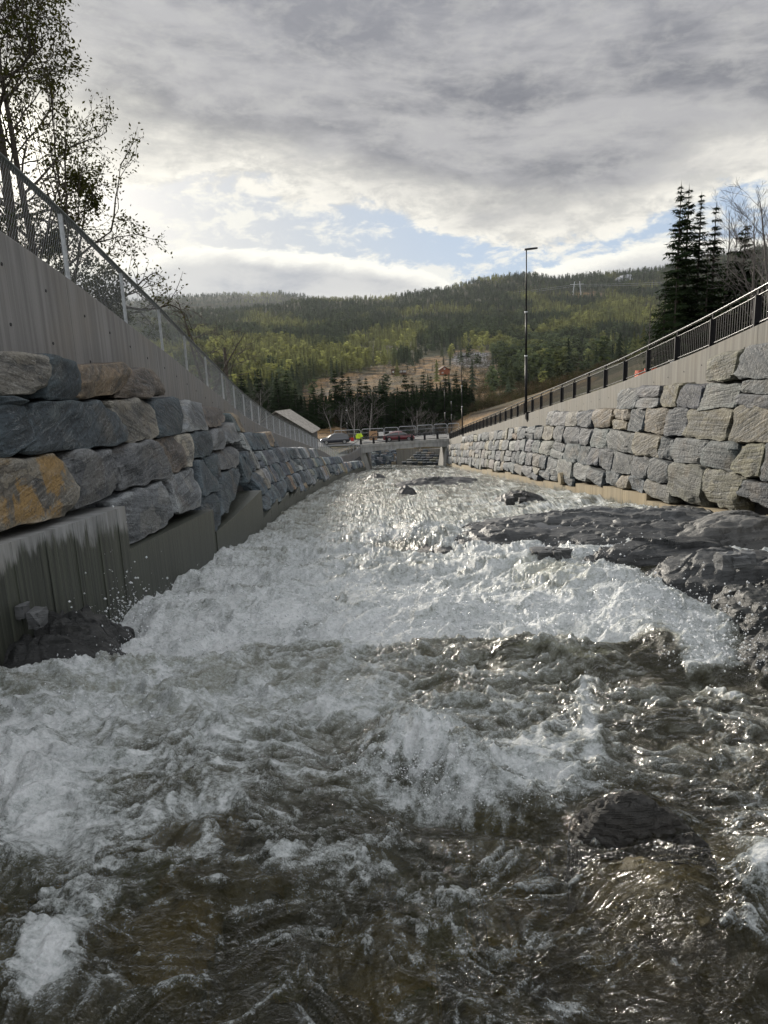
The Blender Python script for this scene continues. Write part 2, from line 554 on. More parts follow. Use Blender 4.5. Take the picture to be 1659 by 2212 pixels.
def mat_concrete(name, base, wetline=None, tan_=0.0):
    m, nb = new_mat(name)
    P = nb.pos()
    s = nb.n('ShaderNodeSeparateXYZ', {0: P}).outputs
    ver = nb.noise(nb.scale(P, (1, 3.2, 0.10)), 2.4, 5, 0.6, 0.15)
    ver2 = nb.noise(nb.scale(P, (1, 9, 0.16)), 2.0, 5, 0.65)
    bl = nb.noise(P, 0.8, 5, 0.6)
    fi = nb.noise(P, 22, 5, 0.65)
    dk = [v * 0.78 for v in base]
    lt = [min(0.8, v * 1.22) for v in base]
    c = nb.mix(nb.ss(ver, 0.32, 0.68), dk, lt)
    c = nb.mix(nb.ss(ver2, 0.5, 0.72, 0, 0.35), c, [v * 0.6 for v in base])
    c = nb.mix(nb.ss(bl, 0.4, 0.7, 0, 0.35), c, (base[0] * 1.05, base[1] * 0.95, base[2] * 0.8))
    c = nb.mix(nb.ss(fi, 0.6, 0.78, 0, 0.3), c, lt)
    # board marks: 12.5 cm boards along the wall
    bd = nb.m('ABSOLUTE', nb.m('SUBTRACT', nb.m('FRACT', nb.m('MULTIPLY', s[1], 6.5)), 0.5))
    seam = nb.ss(bd, 0.46, 0.5)
    c = nb.mix(nb.m('MULTIPLY', seam, 0.16), c, [v * 0.45 for v in base])
    rough = 0.82
    if wetline is not None:
        hw = nb.m('SUBTRACT', nb.m('SUBTRACT', s[2], nb.m('MULTIPLY', s[1], RIVS)), RIV0)
        e = nb.m('ADD', nb.m('MULTIPLY', nb.m('SUBTRACT', nb.noise(nb.scale(P, (1, 4.5, 0.45)), 2.6, 6, 0.7), 0.5), 0.85), nb.m('MULTIPLY', nb.m('SUBTRACT', bl, 0.5), 0.9))
        wet = nb.ss(nb.m('ADD', hw, e), wetline + 0.13, wetline - 0.10)
        wc = nb.mix(nb.ss(ver2, 0.35, 0.65), (0.020, 0.023, 0.017), (0.060, 0.066, 0.048))
        c = nb.mix(nb.m('MULTIPLY', wet, 0.93), c, wc)
        rough = nb.lin(wet, 0, 1, 0.82, 0.38)
    b = nb.pbsdf(Base_Color=c, Roughness=rough, Specular_IOR_Level=0.35)
    h = nb.m('ADD', nb.m('MULTIPLY', fi, 0.5), nb.m('SUBTRACT', nb.m('MULTIPLY', bl, 0.8), nb.m('MULTIPLY', seam, 0.5)))
    nb.put(b.inputs['Normal'], nb.bump(h, 0.5, 0.015))
    nb.out(b)
    return m


def mat_ground():
    m, nb = new_mat('ground')
    P = nb.pos()
    a = nb.noise(P, 0.09, 6, 0.6); b_ = nb.noise(P, 0.8, 5, 0.65); c_ = nb.noise(P, 6, 5, 0.7)
    c = nb.mix(nb.ss(a, 0.4, 0.6), (0.085, 0.07, 0.045), (0.055, 0.062, 0.026))
    c = nb.mix(nb.ss(b_, 0.45, 0.7, 0, 0.7), c, (0.14, 0.115, 0.065))
    c = nb.mix(nb.ss(c_, 0.5, 0.8, 0, 0.6), c, (0.04, 0.04, 0.022))
    # bare gravel beside the walls and the road end
    b = nb.pbsdf(Base_Color=c, Roughness=0.95, Specular_IOR_Level=0.2)
    nb.put(b.inputs['Normal'], nb.bump(nb.m('ADD', b_, c_), 1.0, 0.2))
    nb.out(b)
    return m


def mat_hill():
    m, nb = new_mat('hillside')
    P = nb.pos()
    clr = nb.attr('clear')
    deb = nb.attr('debris')
    a = nb.noise(P, 0.02, 6, 0.6, 0.5); b_ = nb.noise(nb.scale(P, (1, 0.45, 1)), 0.12, 7, 0.68, 0.4); c_ = nb.noise(nb.scale(P, (1, 0.4, 1)), 0.5, 5, 0.7)
    w = nb.mix(nb.ss(a, 0.4, 0.62), (0.028, 0.032, 0.016), (0.06, 0.055, 0.028))
    cc = nb.mix(nb.ss(b_, 0.42, 0.58), (0.055, 0.042, 0.028), (0.24, 0.15, 0.07))
    cc = nb.mix(nb.ss(a, 0.45, 0.62, 0, 0.6), cc, (0.085, 0.075, 0.045))
    cc = nb.mix(nb.ss(c_, 0.52, 0.68, 0, 0.75), cc, (0.045, 0.035, 0.028))
    cc = nb.mix(nb.ss(c_, 0.36, 0.26, 0, 0.55), cc, (0.30, 0.27, 0.23))
    dc = nb.mix(nb.ss(nb.noise(nb.scale(P, (1, 0.5, 1)), 0.45, 5, 0.7), 0.46, 0.66), (0.03, 0.03, 0.032), (0.34, 0.34, 0.35))
    cc = nb.mix(deb, cc, dc)
    c = nb.mix(clr, w, cc)
    b = nb.pbsdf(Base_Color=c, Roughness=0.95, Specular_IOR_Level=0.15)
    nb.put(b.inputs['Normal'], nb.bump(nb.m('ADD', b_, nb.m('MULTIPLY', c_, 0.6)), 1.0, 2.5))
    nb.out(b)
    return m


def mat_foliage(name, a, b, tint=False, trans=0.25):
    m, nb = new_mat(name)
    r = nb.n('ShaderNodeObjectInfo').outputs['Random']
    P = nb.pos()
    n = nb.noise(P, 1.6 if not tint else 0.25, 3, 0.6)
    c = nb.mix(nb.ss(n, 0.3, 0.7), a, b)
    c = nb.mix(nb.lin(r, 0, 1, 0, 0.45), c, [v * 0.5 for v in a])
    if tint:
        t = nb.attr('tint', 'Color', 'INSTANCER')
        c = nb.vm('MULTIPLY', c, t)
    d = nb.n('ShaderNodeBsdfDiffuse', {'Color': c})
    tr = nb.n('ShaderNodeBsdfTranslucent', {'Color': nb.mix(0.5, c, nb.vm('MULTIPLY', c, (1.4, 1.5, 0.6)))})
    mx = nb.n('ShaderNodeMixShader', {0: trans, 1: d.outputs[0], 2: tr.outputs[0]})
    nb.out(mx)
    return m


def mat_water():
    m, nb = new_mat('water')
    P = nb.pos()
    f = nb.attr('foam')
    dep = nb.attr('depth')
    br = nb.attr('broth')
    Ps = nb.scale(P, (0.8, 1.2, 1.0))
    n1 = nb.noise(Ps, 9.0, 5, 0.68, 0.6)
    n2 = nb.noise(Ps, 34.0, 5, 0.7, 0.3)
    n3 = nb.noise(P, 110.0, 3, 0.7)
    nn = nb.m('ADD', nb.m('ADD', nb.m('MULTIPLY', nb.m('SUBTRACT', n1, 0.5), 0.5), nb.m('MULTIPLY', nb.m('SUBTRACT', n2, 0.5), 1.0)), nb.m('MULTIPLY', nb.m('SUBTRACT', n3, 0.5), nb.ss(f, 0.9, 0.3, 0.25, 0.9)))
    fm = nb.ss(nb.m('ADD', f, nn), 0.34, 0.86)
    # foam: wet froth full of bubbles
    bub = nb.voro(P, 70.0, 'F1')
    bub2 = nb.voro(P, 24.0, 'F1')
    hb = nb.m('ADD', nb.m('ADD', nb.m('MULTIPLY', bub, -0.35), nb.m('MULTIPLY', bub2, -0.5)), nb.m('ADD', nb.m('MULTIPLY', n1, 1.3), nb.m('ADD', nb.m('MULTIPLY', n2, 0.8), nb.m('MULTIPLY', n3, 0.35))))
    fn = nb.bump(hb, 0.55, 0.03)
    fc = nb.mix(nb.ss(nb.m('ADD', nb.m('MULTIPLY', f, 0.7), nb.m('MULTIPLY', nn, 1.1)), 0.30, 0.95), (0.48, 0.52, 0.52), (0.93, 0.955, 0.97))
    fp = nb.pbsdf(Base_Color=fc, Roughness=0.5, Specular_IOR_Level=0.3, Normal=fn)
    ft = nb.n('ShaderNodeBsdfTranslucent', {'Color': fc, 'Normal': fn})
    foam = nb.n('ShaderNodeMixShader', {0: 0.33, 1: fp.outputs[0], 2: ft.outputs[0]}).outputs[0]
    # clear water, tea coloured, with air in it
    rip = nb.noise(nb.scale(P, (1.0, 1.9, 1.0)), 7.0, 6, 0.62, 1.0)
    rip2 = nb.noise(nb.scale(P, (1.0, 1.7, 1.0)), 30.0, 4, 0.6, 0.6)
    wn = nb.bump(nb.m('ADD', rip, nb.m('MULTIPLY', rip2, 0.42)), 1.0, 0.060)
    murk = nb.n('ShaderNodeBsdfDiffuse', {'Color': nb.mix(br, (0.038, 0.036, 0.018), (0.44, 0.45, 0.38)), 'Normal': wn}).outputs[0]
    clear = nb.n('ShaderNodeBsdfTransparent', {'Color': nb.mix(dep, (0.90, 0.87, 0.70), (0.30, 0.31, 0.20))}).outputs[0]
    body = nb.n('ShaderNodeMixShader', {0: nb.m('MAXIMUM', nb.lin(dep, 0.2, 1, 0.02, 0.85), br), 1: clear, 2: murk}).outputs[0]
    gl = nb.n('ShaderNodeBsdfGlossy', {'Color': (1, 1, 1), 'Roughness': 0.19, 'Normal': wn}).outputs[0]
    fr = nb.n('ShaderNodeFresnel', {'IOR': 1.34, 'Normal': wn}).outputs[0]
    wat = nb.n('ShaderNodeMixShader', {0: fr, 1: body, 2: gl}).outputs[0]
    nb.out(nb.n('ShaderNodeMixShader', {0: fm, 1: wat, 2: foam}))
    return m


def mat_bed():
    m, nb = new_mat('riverbed')
    P = nb.pos()
    idv = nb.attr('idv')
    n = nb.noise(P, 6, 6, 0.65, 0.4); n2 = nb.noise(P, 2.0, 5, 0.6)
    c = nb.ramp(idv, [(0.0, (0.06, 0.06, 0.05)), (0.35, (0.22, 0.18, 0.09)), (0.55, (0.09, 0.10, 0.085)), (0.75, (0.42, 0.31, 0.13)), (0.9, (0.15, 0.17, 0.08)), (1.0, (0.34, 0.31, 0.24))])
    c = nb.mix(nb.ss(n, 0.4, 0.7, 0, 0.7), c, (0.03, 0.033, 0.022))
    c = nb.mix(nb.ss(n2, 0.48, 0.7, 0, 0.7), c, (0.30, 0.23, 0.07))
    b = nb.pbsdf(Base_Color=c, Roughness=0.6)
    nb.put(b.inputs['Normal'], nb.bump(n, 0.8, 0.05))
    nb.out(b)
    return m


M_STONE = mat_stone()
M_ROCK = mat_bedrock()
M_CONC = mat_concrete('concrete', (0.215, 0.21, 0.207))
M_CONC_R = mat_concrete('concrete_sunny', (0.19, 0.182, 0.162))  # warmer, slightly darker base grey for the right-hand walls
M_FOOT = mat_concrete('concrete_foot', (0.25, 0.255, 0.255), 1.32)
M_FOOT_R = mat_concrete('concrete_foot_tan', (0.27, 0.225, 0.15), 0.12)
M_CONC_B = mat_concrete('concrete_bridge', (0.30, 0.30, 0.29))
M_GROUND = mat_ground()
M_HILL = mat_hill()
M_GALV = mat_simple('galvanised_steel', (0.38, 0.40, 0.42), 0.45, 0.6, 0.2, 12)
M_RAILG = mat_simple('weathered_rail_steel', (0.045, 0.055, 0.052), 0.55, 0.2, 0.3, 9)
M_BLACK = mat_simple('black_paint', (0.012, 0.012, 0.014), 0.42, 0.0, 0.2, 10, spec=0.16)
M_RAIL = mat_simple('black_rail_paint', (0.012, 0.012, 0.014), 0.25, 0.0, 0.2, 10, spec=0.5)
M_DARK = mat_simple('dark_core', (0.035, 0.035, 0.036), 0.9)
M_BARK = mat_simple('bark', (0.055, 0.045, 0.036), 0.9, 0, 0.4, 14, 0.02)
M_BARK_GREY = mat_simple('bark_grey', (0.10, 0.09, 0.085), 0.9, 0, 0.4, 14, 0.02)
M_BIRCH = mat_simple('bark_birch', (0.24, 0.23, 0.215), 0.85, 0, 0.45, 5, 0.01)
M_NEEDLE = mat_foliage('spruce_needles', (0.016, 0.028, 0.014), (0.034, 0.05, 0.022), trans=0.15)
M_FOREST = mat_foliage('forest_needles', (0.75, 0.75, 0.75), (1.15, 1.15, 1.15), tint=True, trans=0.3)
M_LEAF = mat_foliage('spring_leaves', (0.028, 0.034, 0.010), (0.055, 0.052, 0.018), trans=0.25)
M_WATER = mat_water()
M_BED = mat_bed()

# ================================================================== profiles along the channel (Y = away from the camera)
XTL = smooth_tab([-30, 8, 11.6, 14.5, 17.4, 20, 23, 27, 36, 50, 62, 70, 86, 92, 96.5, 101], [-4.5, -4.78, -4.93, -5.14, -5.3, -5.5, -5.7, -6.0, -6.5, -6.6, -6.5, -6.4, -6.3, -6.0, -5.0, -2.9], 1.0)
ZTL = smooth_tab([-30, 5, 8, 11.6, 14.5, 17.4, 20.1, 23.2, 26.9, 29.2, 30.8, 36.6, 41.4, 49.9, 57, 62.6, 70.2, 86, 92, 96, 98.5, 101], [5.0, 2.5, 2.05, 1.48, 0.98, 0.5, 0, -.52, -1.15, -1.6, -1.9, -2.8, -3.66, -4.92, -6.0, -6.92, -8.13, -10.95, -11.7, -12.0, -11.9, -11.3], 1.0)
XBL = smooth_tab([-30, 3, 5, 7, 8.6, 10.4, 16, 23, 37, 60, 80, 93, 101], [-5, -4.7, -4.5, -4.22, -3.9, -3.78, -3.65, -3.8, -4.2, -4.2, -3.4, -2.4, -2.0], 1.2)
XTR = smooth_tab([-30, 60, 101], [10.0, 10.0, 10.25])
ZTR = smooth_tab([-30, 10, 16, 19.2, 21.3, 24, 26.4, 28.2, 44.8, 60, 80, 101], [9, 2.2, 1.05, .45, .06, -.36, -.74, -1.04, -3.3, -5.4, -8.0, -10.9], 1.0)
XBR = smooth_tab([-30, 40, 70, 101], [8.85, 8.85, 9.1, 9.5])


def face_L(Y, z):
    zb = riv(Y)
    ztop = ZTL(Y) - 0.9
    beta = np.clip((XBL(Y) - (XTL(Y) + 0.55)) / np.maximum(ztop - zb, 0.8), 0.08, 0.40)
    return XBL(Y) - beta * (z - zb)


def face_R(Y, z):
    zb = riv(Y)
    ztop = ZTR(Y) - 0.5
    beta = ((XTR(Y) - 0.5) - XBR(Y)) / (ztop - zb)
    return XBR(Y) + beta * (z - zb)


def hit(x, y, face, lo=3.0, hi=98.0, side=-1):
    r = ray(x, y); r = r / r.y
    f = lambda Y: (r.x * Y - float(face(Y, r.z * Y))) * side
    # first crossing from inside the channel (f<0) to behind the face (f>0)
    Ys = np.linspace(lo, hi, 400)
    prev = lo
    for Y in Ys:
        if f(Y) > 0:
            a, b = prev, Y
            for _ in range(30):
                mid = (a + b) / 2
                if f(mid) > 0: b = mid
                else: a = mid
            return a, r.z * a
        prev = Y
    return hi, r.z * hi


YB0, YB1 = 101.0, 108.5            # bridge front and back
ZD_L = at(787, 962, YB0).z
ZD_R = at(972, 949, YB0).z


def road_z(X):
    return ZD_L + (ZD_R - ZD_L) * np.clip((np.asarray(X) + 3.0) / 13.0, 0, 1)


RIDGE = [(-200, 640), (340, 668), (440, 664), (500, 662), (560, 655), (600, 652), (650, 640), (750, 640), (830, 637), (900, 624), (960, 617), (1000, 606), (1050, 593), (1100, 588), (1150, 585), (1200, 592), (1250, 588), (1350, 580), (1420, 572), (1550, 545), (1700, 520)]
_ra, _re = [], []
for _x, _y in RIDGE:
    _r = ray(_x, _y)
    _ra.append(_r.x / _r.y); _re.append(_r.z / _r.y - 0.0065)


def hill_z(X, Y):
    a = X / np.maximum(Y, 50)
    base = np.interp(Y, [60, 112, 160, 250, 330, 450, 700, 1100, 1600, 2200, 2600, 3300, 4500, 7000], [-12.4, -12.4, -13.3, -12, -10.3, -3.5, 8, 50, 118, 232, 236, 200, 180, 100])
    rid = np.interp(a, _ra, _re) * 2200
    k = rid / 232.0
    w = sstep(Y, 700, 2100)
    z = base * (1 + (k - 1) * w)
    # far bluish ridge on the left
    far = 4600 * np.interp(a, [-0.8, -0.34, -0.27, -0.2, -0.13, -0.06, 0.0], [0.108, 0.104, 0.106, 0.106, 0.103, 0.094, 0.06])
    z = np.where(Y > 3000, np.maximum(z, far * sstep(Y, 3000, 4600)), z)
    amp = sstep(Y, 300, 1200)
    z = z + amp * (7 * pn2(X / 240, Y / 300, 5) + 4 * pn2(X / 90, Y / 110, 6)) * (1 - 0.75 * sstep(Y, 1900, 2200) * (1 - sstep(Y, 2300, 2600)))
    z = z + sstep(Y, 130, 250) * 1.2 * pn2(X / 30, Y / 30, 8)
    # wooded spur on the right
    z = z + 16 * np.exp(-((X - 95) / 45) ** 2 - ((Y - 160) / 90) ** 2)
    return z


def bank_z(X, Y):
    zl = ZTL(Y) - 0.25
    zl = np.where(Y > 86, np.maximum(zl, road_z(-5) - 0.05), zl)
    zl = zl + 0.35 * pn2(X / 6, Y / 6, 3) * sstep(-X, 8, 14)
    zr = ZTR(Y) - 0.06 + 0.36 * np.maximum(X - 13.5, 0) * (1 - 0.35 * sstep(X, 40, 120)) + 0.3 * pn2(X / 5, Y / 5, 4) * sstep(X, 14, 18)
    return np.where(X < 3, zl, zr)


def ground_z(X, Y):
    X = np.asarray(X, float); Y = np.asarray(Y, float)
    w = 1 - sstep(Y, 109, 190)
    z = bank_z(X, np.minimum(Y, 101)) * w + hill_z(X, Y) * (1 - w)
    ch = np.exp(-((X - 4) / 9.5) ** 6) * sstep(Y, 106.0, 108.2) * (1 - sstep(Y, 136, 160))
    return z * (1 - ch) + (riv(Y) - .45) * ch


# ================================================================== the ground
def build_ground():
    ys = np.concatenate([np.linspace(-30, 3, 12), np.linspace(4, 108.4, 150)])
    for side, nm in ((-1, 'ground'), (1, 'ground')):
        t = np.linspace(0, 1, 70) ** 2.2
        xx = []; yy = []
        for y in ys:
            x0 = (XTL(y) - 0.05) if side < 0 else (XTR(y) + 0.05)
            xx.append(x0 + side * t * 220); yy.append(np.full(70, y))
        X = np.array(xx); Y = np.array(yy)
        Z = bank_z(X, np.minimum(Y, 101))
        me = mesh_np('ground', np.stack([X, Y, Z], -1).reshape(-1, 3), grid_faces(70, len(ys)), M_GROUND, True)
        link('ground', me, kind='structure')
    a = np.linspace(-0.95, 0.95, 300)
    Y = np.concatenate([np.linspace(108.4, 190, 50), np.geomspace(193, 7000, 260)])
    A, YY = np.meshgrid(a, Y)
    XX = A * (YY + 110)
    ZZ = ground_z(XX, YY)
    xd, yd = proj(XX, YY, ZZ)
    clr, deb = clear_mask(xd, yd, YY)
    me = mesh_np('hillside', np.stack([XX, YY, ZZ], -1).reshape(-1, 3), grid_faces(300, len(Y)), M_HILL, True,
                 {'clear': ('FLOAT', clr.ravel()), 'debris': ('FLOAT', deb.ravel())})
    link('hillside', me, kind='structure')


def clear_mask(xd, yd, Y):
    """logged clearing on the lower slope (1 = no trees)"""
    nz = 22 * pn2(xd / 45, yd / 16, 41) + 8 * pn2(xd / 14, yd / 7, 42)
    top = np.interp(xd, [560, 640, 700, 800, 900, 1000, 1060, 1075, 1280, 1300], [925, 850, 818, 798, 782, 757, 754, 808, 812, 900]) + nz * 0.5
    c = sstep(yd, top - 5, top + 5) * sstep(xd, 600, 660) * (Y < 1200)
    d = sstep(xd + nz * 0.7, 975, 990) * (1 - sstep(xd + nz * 0.5, 1058, 1068)) * sstep(yd, 758, 764) * (1 - sstep(yd + nz * 0.4, 786, 796)) * (Y < 1200)
    c = c * (1 - .5 * sstep(xd + nz, 1040, 1110) * sstep(yd, 800, 815))
    # bald strip beside the pylon
    s = np.exp(-((xd - 1265) / 45) ** 2 - ((yd - 636) / 7) ** 2) * (Y > 800)
    c = np.maximum(c, sstep(s + nz * 0.006, 0.4, 0.6))
    return c, d


build_ground()


# ================================================================== trees
def spruce_mesh(H, R, seed, whorls, per, along, droop=0.35, gap=0.0, start=0.06, size=1.0):
    r = np.random.default_rng(seed)
    V = []; 
    for k in range(whorls):
        t = start + (1 - start) * (k + r.uniform(-.6, .6)) / whorls
        t = min(max(t, start), 0.99)
        z = t * H
        L0 = R * (1 - t) ** 0.85 * (0.55 + 0.45 * min(1, (t - start) / 0.12 + 0.4))
        n = max(3, int(per * (0.6 + 0.4 * (1 - t))))
        for b in range(n):
            if r.random() < gap: continue
            az = r.uniform(0, 2 * pi)
            L = L0 * r.uniform(0.42, 1.18) + 0.12
            m = max(2, int(along * (0.35 + 0.65 * L / R)))
            dirv = np.array([cos(az), sin(az), 0]); lat = np.array([-sin(az), cos(az), 0])
            rise = 0.35 * t + r.uniform(-.1, .1)
            for j in range(m):
                u = (j + 0.6) / m
                c = dirv * (L * u) + np.array([0, 0, z + rise * L * u - droop * L * u * u * (1.2 - t)])
                w = (0.20 + 0.42 * (1 - u * 0.6) * L / (1.0 + 0.25 * L)) * size
                for sgn in (-1, 1):
                    tip = c + lat * sgn * w * r.uniform(.6, 1.1) + dirv * w * r.uniform(.3, .9) + np.array([0, 0, -w * r.uniform(.05, .75)])
                    b0 = c - dirv * w * 0.28 + np.array([0, 0, 0.05 * w]); b1 = c + dirv * w * 0.3 + np.array([0, 0, -0.12 * w])
                    V += [b0, b1, tip]
            tip = dirv * L * 1.06 + np.array([0, 0, z + rise * L - droop * L * (1.2 - t)])
            e = dirv * L * 0.8 + np.array([0, 0, z + rise * L * .8 - droop * L * .64 * (1.2 - t)])
            V += [e + lat * 0.1 * size, e - lat * 0.1 * size, tip]
    # leader
    for q in range(3):
        a = q * 2.1
        V += [np.array([0.05 * cos(a), 0.05 * sin(a), H * 0.95]), np.array([-0.05 * cos(a), -0.05 * sin(a), H * 0.95]), np.array([0, 0, H * 1.02])]
    V = np.array(V)
    return V, np.arange(len(V)).reshape(-1, 3)


def spruce_thing(name, H, R, seed, label, loc, group=None, dens=1.0, gap=0.1, trunk_top=0.97, start=0.06, size=1.0):
    t = thing(name, label, 'tree', loc, group=group)
    V, Fc = spruce_mesh(H, R, seed, int(H * 2.6 * dens), int(8 * dens), int(7 * dens), gap=gap, start=start, size=size)
    link('crown', mesh_np('crown', V, Fc, M_NEEDLE), t)
    MB().tube([(0, 0, -0.8), (0.03, 0.02, H * 0.4), (0, 0, H * trunk_top)], [0.012 * H + 0.05, 0.009 * H + 0.03, 0.015], 7).build('trunk', M_BARK, t)
    return t


def segs_tube(segs, n=4):
    """segs: list of (p0,p1,r0,r1) -> tube mesh arrays"""
    S = np.array([np.concatenate([a, b, [c, d]]) for a, b, c, d in segs], float)
    p0 = S[:, 0:3]; p1 = S[:, 3:6]; r0 = S[:, 6]; r1 = S[:, 7]
    t = p1 - p0; t /= (np.linalg.norm(t, axis=1, keepdims=True) + 1e-9)
    a = np.where(np.abs(t[:, 2:3]) < 0.9, np.array([[0, 0, 1.0]]), np.array([[1.0, 0, 0]]))
    u = np.cross(t, a); u /= np.linalg.norm(u, axis=1, keepdims=True); w = np.cross(t, u)
    V = []
    for p, rr in ((p0, r0), (p1, r1)):
        for k in range(n):
            q = 2 * pi * k / n
            V.append(p + rr[:, None] * (cos(q) * u + sin(q) * w))
    V = np.stack(V, 1)                       # (ns, 2n, 3)
    base = np.arange(len(S))[:, None] * 2 * n
    Fs = np.concatenate([base + np.array([[k, (k + 1) % n, n + (k + 1) % n, n + k]]) for k in range(n)], 0)
    return V.reshape(-1, 3), Fs


def grow(r, p, d, L, rad, depth, segs, tips, spread=0.6, upl=0.15, curl=0.25, ratio=0.72, kids=(2, 4), minr=0.004, nseg=4):
    pts = [np.array(p, float)]
    d = np.array(d, float); d /= np.linalg.norm(d)
    rr = rad
    for i in range(nseg):
        d = d + r.normal(0, curl, 3) / nseg + np.array([0, 0, upl / nseg]); d /= np.linalg.norm(d)
        q = pts[-1] + d * L / nseg
        r2 = max(minr, rad * (1 - 0.6 * (i + 1) / nseg))
        segs.append((pts[-1], q, rr, r2)); rr = r2
        pts.append(q)
    if depth <= 0:
        tips.append((pts[-1], d)); tips.append((pts[-2], d)); tips.append((pts[-3], d))
        return
    nk = r.integers(kids[0], kids[1] + 1)
    for k in range(nk):
        u = r.uniform(0.3, 1.0) if k else 1.0
        i = min(nseg - 1, int(u * nseg)); fr = u * nseg - i
        q = pts[i] * (1 - fr) + pts[min(i + 1, nseg)] * fr
        ax = r.normal(0, 1, 3); ax -= ax.dot(d) * d; ax /= (np.linalg.norm(ax) + 1e-9)
        s = spread * r.uniform(.5, 1.25)
        nd = d * cos(s) + ax * sin(s)
        grow(r, q, nd, L * ratio * r.uniform(.7, 1.15), max(minr, rad * (0.62 if k == 0 else 0.45)), depth - 1, segs, tips, spread, upl, curl, ratio, kids, minr, max(3, nseg - (depth < 2)))


def leaves_mesh(tips, n_per, size, seed, spread):
    r = np.random.default_rng(seed)
    P = np.array([t[0] for t in tips]); D = np.array([t[1] for t in tips])
    idx = np.repeat(np.arange(len(P)), n_per)
    c = P[idx] + r.normal(0, spread, (len(idx), 3))
    d = D[idx] + r.normal(0, 0.9, (len(idx), 3)); d /= np.linalg.norm(d, axis=1, keepdims=True)
    s = np.cross(d, r.normal(0, 1, (len(idx), 3))); s /= np.linalg.norm(s, axis=1, keepdims=True)
    L = size * r.uniform(.6, 1.3, (len(idx), 1))
    V = np.stack([c - d * L * .5, c + s * L * .28, c + d * L * .6, c - s * L * .28], 1).reshape(-1, 3)
    return V, np.arange(len(V)).reshape(-1, 4)


def broadleaf(name, label, loc, seed, trunks, depth, mat_b, leaf=None, group=None, n=5, **kw):
    t = thing(name, label, 'tree', loc, group=group)
    r = np.random.default_rng(seed)
    tr = []; segs = []; tips = []
    for (p, d, L, rad, nb_) in trunks:
        # the trunk itself, then limbs along it
        pts = [np.array(p, float)]; d = np.array(d, float); d /= np.linalg.norm(d); rr = rad
        ns = 9
        for i in range(ns):
            d = d + r.normal(0, .05, 3) + np.array([0, 0, .03]); d /= np.linalg.norm(d)
            q = pts[-1] + d * L / ns; r2 = rad * (1 - .85 * (i + 1) / ns) + .006
            tr.append((pts[-1], q, rr, r2)); rr = r2; pts.append(q)
        for k in range(nb_):
            u = kw.get('first', .18) + (1 - kw.get('first', .18)) * (k + r.random()) / nb_
            i = min(ns - 1, int(u * ns)); fr = u * ns - i
            q = pts[i] * (1 - fr) + pts[i + 1] * fr
            az = r.uniform(0, 2 * pi)
            dv = np.array([cos(az), sin(az), kw.get('up', .55) * r.uniform(.5, 1.5)])
            grow(r, q, dv, L * kw.get('limb', .33) * (1.15 - .75 * u) * r.uniform(.7, 1.2), max(.008, rad * .42 * (1 - .7 * u)), depth, segs, tips,
                 kw.get('spread', .6), kw.get('upl', .2), kw.get('curl', .35), kw.get('ratio', .7), kw.get('kids', (2, 4)), kw.get('minr', .004))
    for k in range(0, len(tr), 9):
        V, Fq = segs_tube(tr[k:k + 9], 8)
        link('trunk', mesh_np('trunk', V, Fq, mat_b, True), t)
    if 'xmax' in kw:
        def pull(p):
            L_ = kw['xmax'] * .62 - max(0, p[2] - 6.0) * .25
            return np.array([p[0] if p[0] < L_ else L_ + (p[0] - L_) * .42, p[1], p[2]])
        segs = [(pull(a), pull(b), c_, d_) for a, b, c_, d_ in segs]; tips = [(pull(a), b) for a, b in tips]
    V, Fq = segs_tube(segs, 4 if n > 4 else 3)
    link('branches', mesh_np('branches', V, Fq, mat_b if leaf or kw.get('same') else M_BARK_GREY, True), t, kind='stuff')
    if leaf:
        V, Fq = leaves_mesh(tips, leaf[0], leaf[1], seed + 1, leaf[2])
        link('leaves', mesh_np('leaves', V, Fq, M_LEAF), t, kind='stuff')
    return t


def gz(x, y):
    return float(ground_z(np.array([x]), np.array([y]))[0])


# ------------------------------------------------------------------ the forest that reads as one mass
def far_tree(seed, H, R, skirts, jag=9, kind='spruce'):
    r = np.random.default_rng(seed)
    V = []; Fs = []
    if kind == 'spruce':
        for k in range(skirts):
            t0 = 0.08 + 0.86 * k / skirts
            zc = H * (t0 + 1.25 * 0.86 / skirts); zb = H * t0
            rad = R * (1 - t0) ** 0.8
            c = len(V); V.append((r.normal(0, .06), r.normal(0, .06), min(zc, H)))
            for j in range(jag * 2):
                a = pi * j / jag + r.uniform(-.12, .12)
                rr = rad * (r.uniform(.8, 1.15) if j % 2 == 0 else r.uniform(.3, .55))
                V.append((rr * cos(a), rr * sin(a), zb + (0 if j % 2 == 0 else .28 * H / skirts) + r.uniform(-.15, .15)))
            for j in range(jag * 2):
                Fs.append((c, c + 1 + j, c + 1 + (j + 1) % (jag * 2)))
    else:
        n = 90 if kind == 'pine' else 70
        for k in range(n):
            t = r.uniform(.42, 1.0) if kind == 'pine' else r.uniform(.12, 1)
            rad = R * (1.0 - abs(t - .68) * 1.6) if kind == 'pine' else R * (.4 + .6 * sin(pi * t))
            a = r.uniform(0, 2 * pi); q = rad * r.uniform(.2, 1)
            c = np.array([q * cos(a), q * sin(a), t * H])
            s = H * (.07 if kind == 'pine' else .045)
            i = len(V)
            for _ in range(3):
                V.append(tuple(c + r.normal(0, s, 3) * np.array([1, 1, .6])))
            Fs.append((i, i + 1, i + 2))
        i = len(V); w = 0.012 * H
        V += [(-w, 0, 0), (w, 0, 0), (0, 0, H * .85), (0, -w, 0), (0, w, 0), (0, 0, H * .85)]
        Fs += [(i, i + 1, i + 2), (i + 3, i + 4, i + 5)]
    me = mesh_np('tree', np.array(V), np.array(Fs), M_FOREST)
    return me


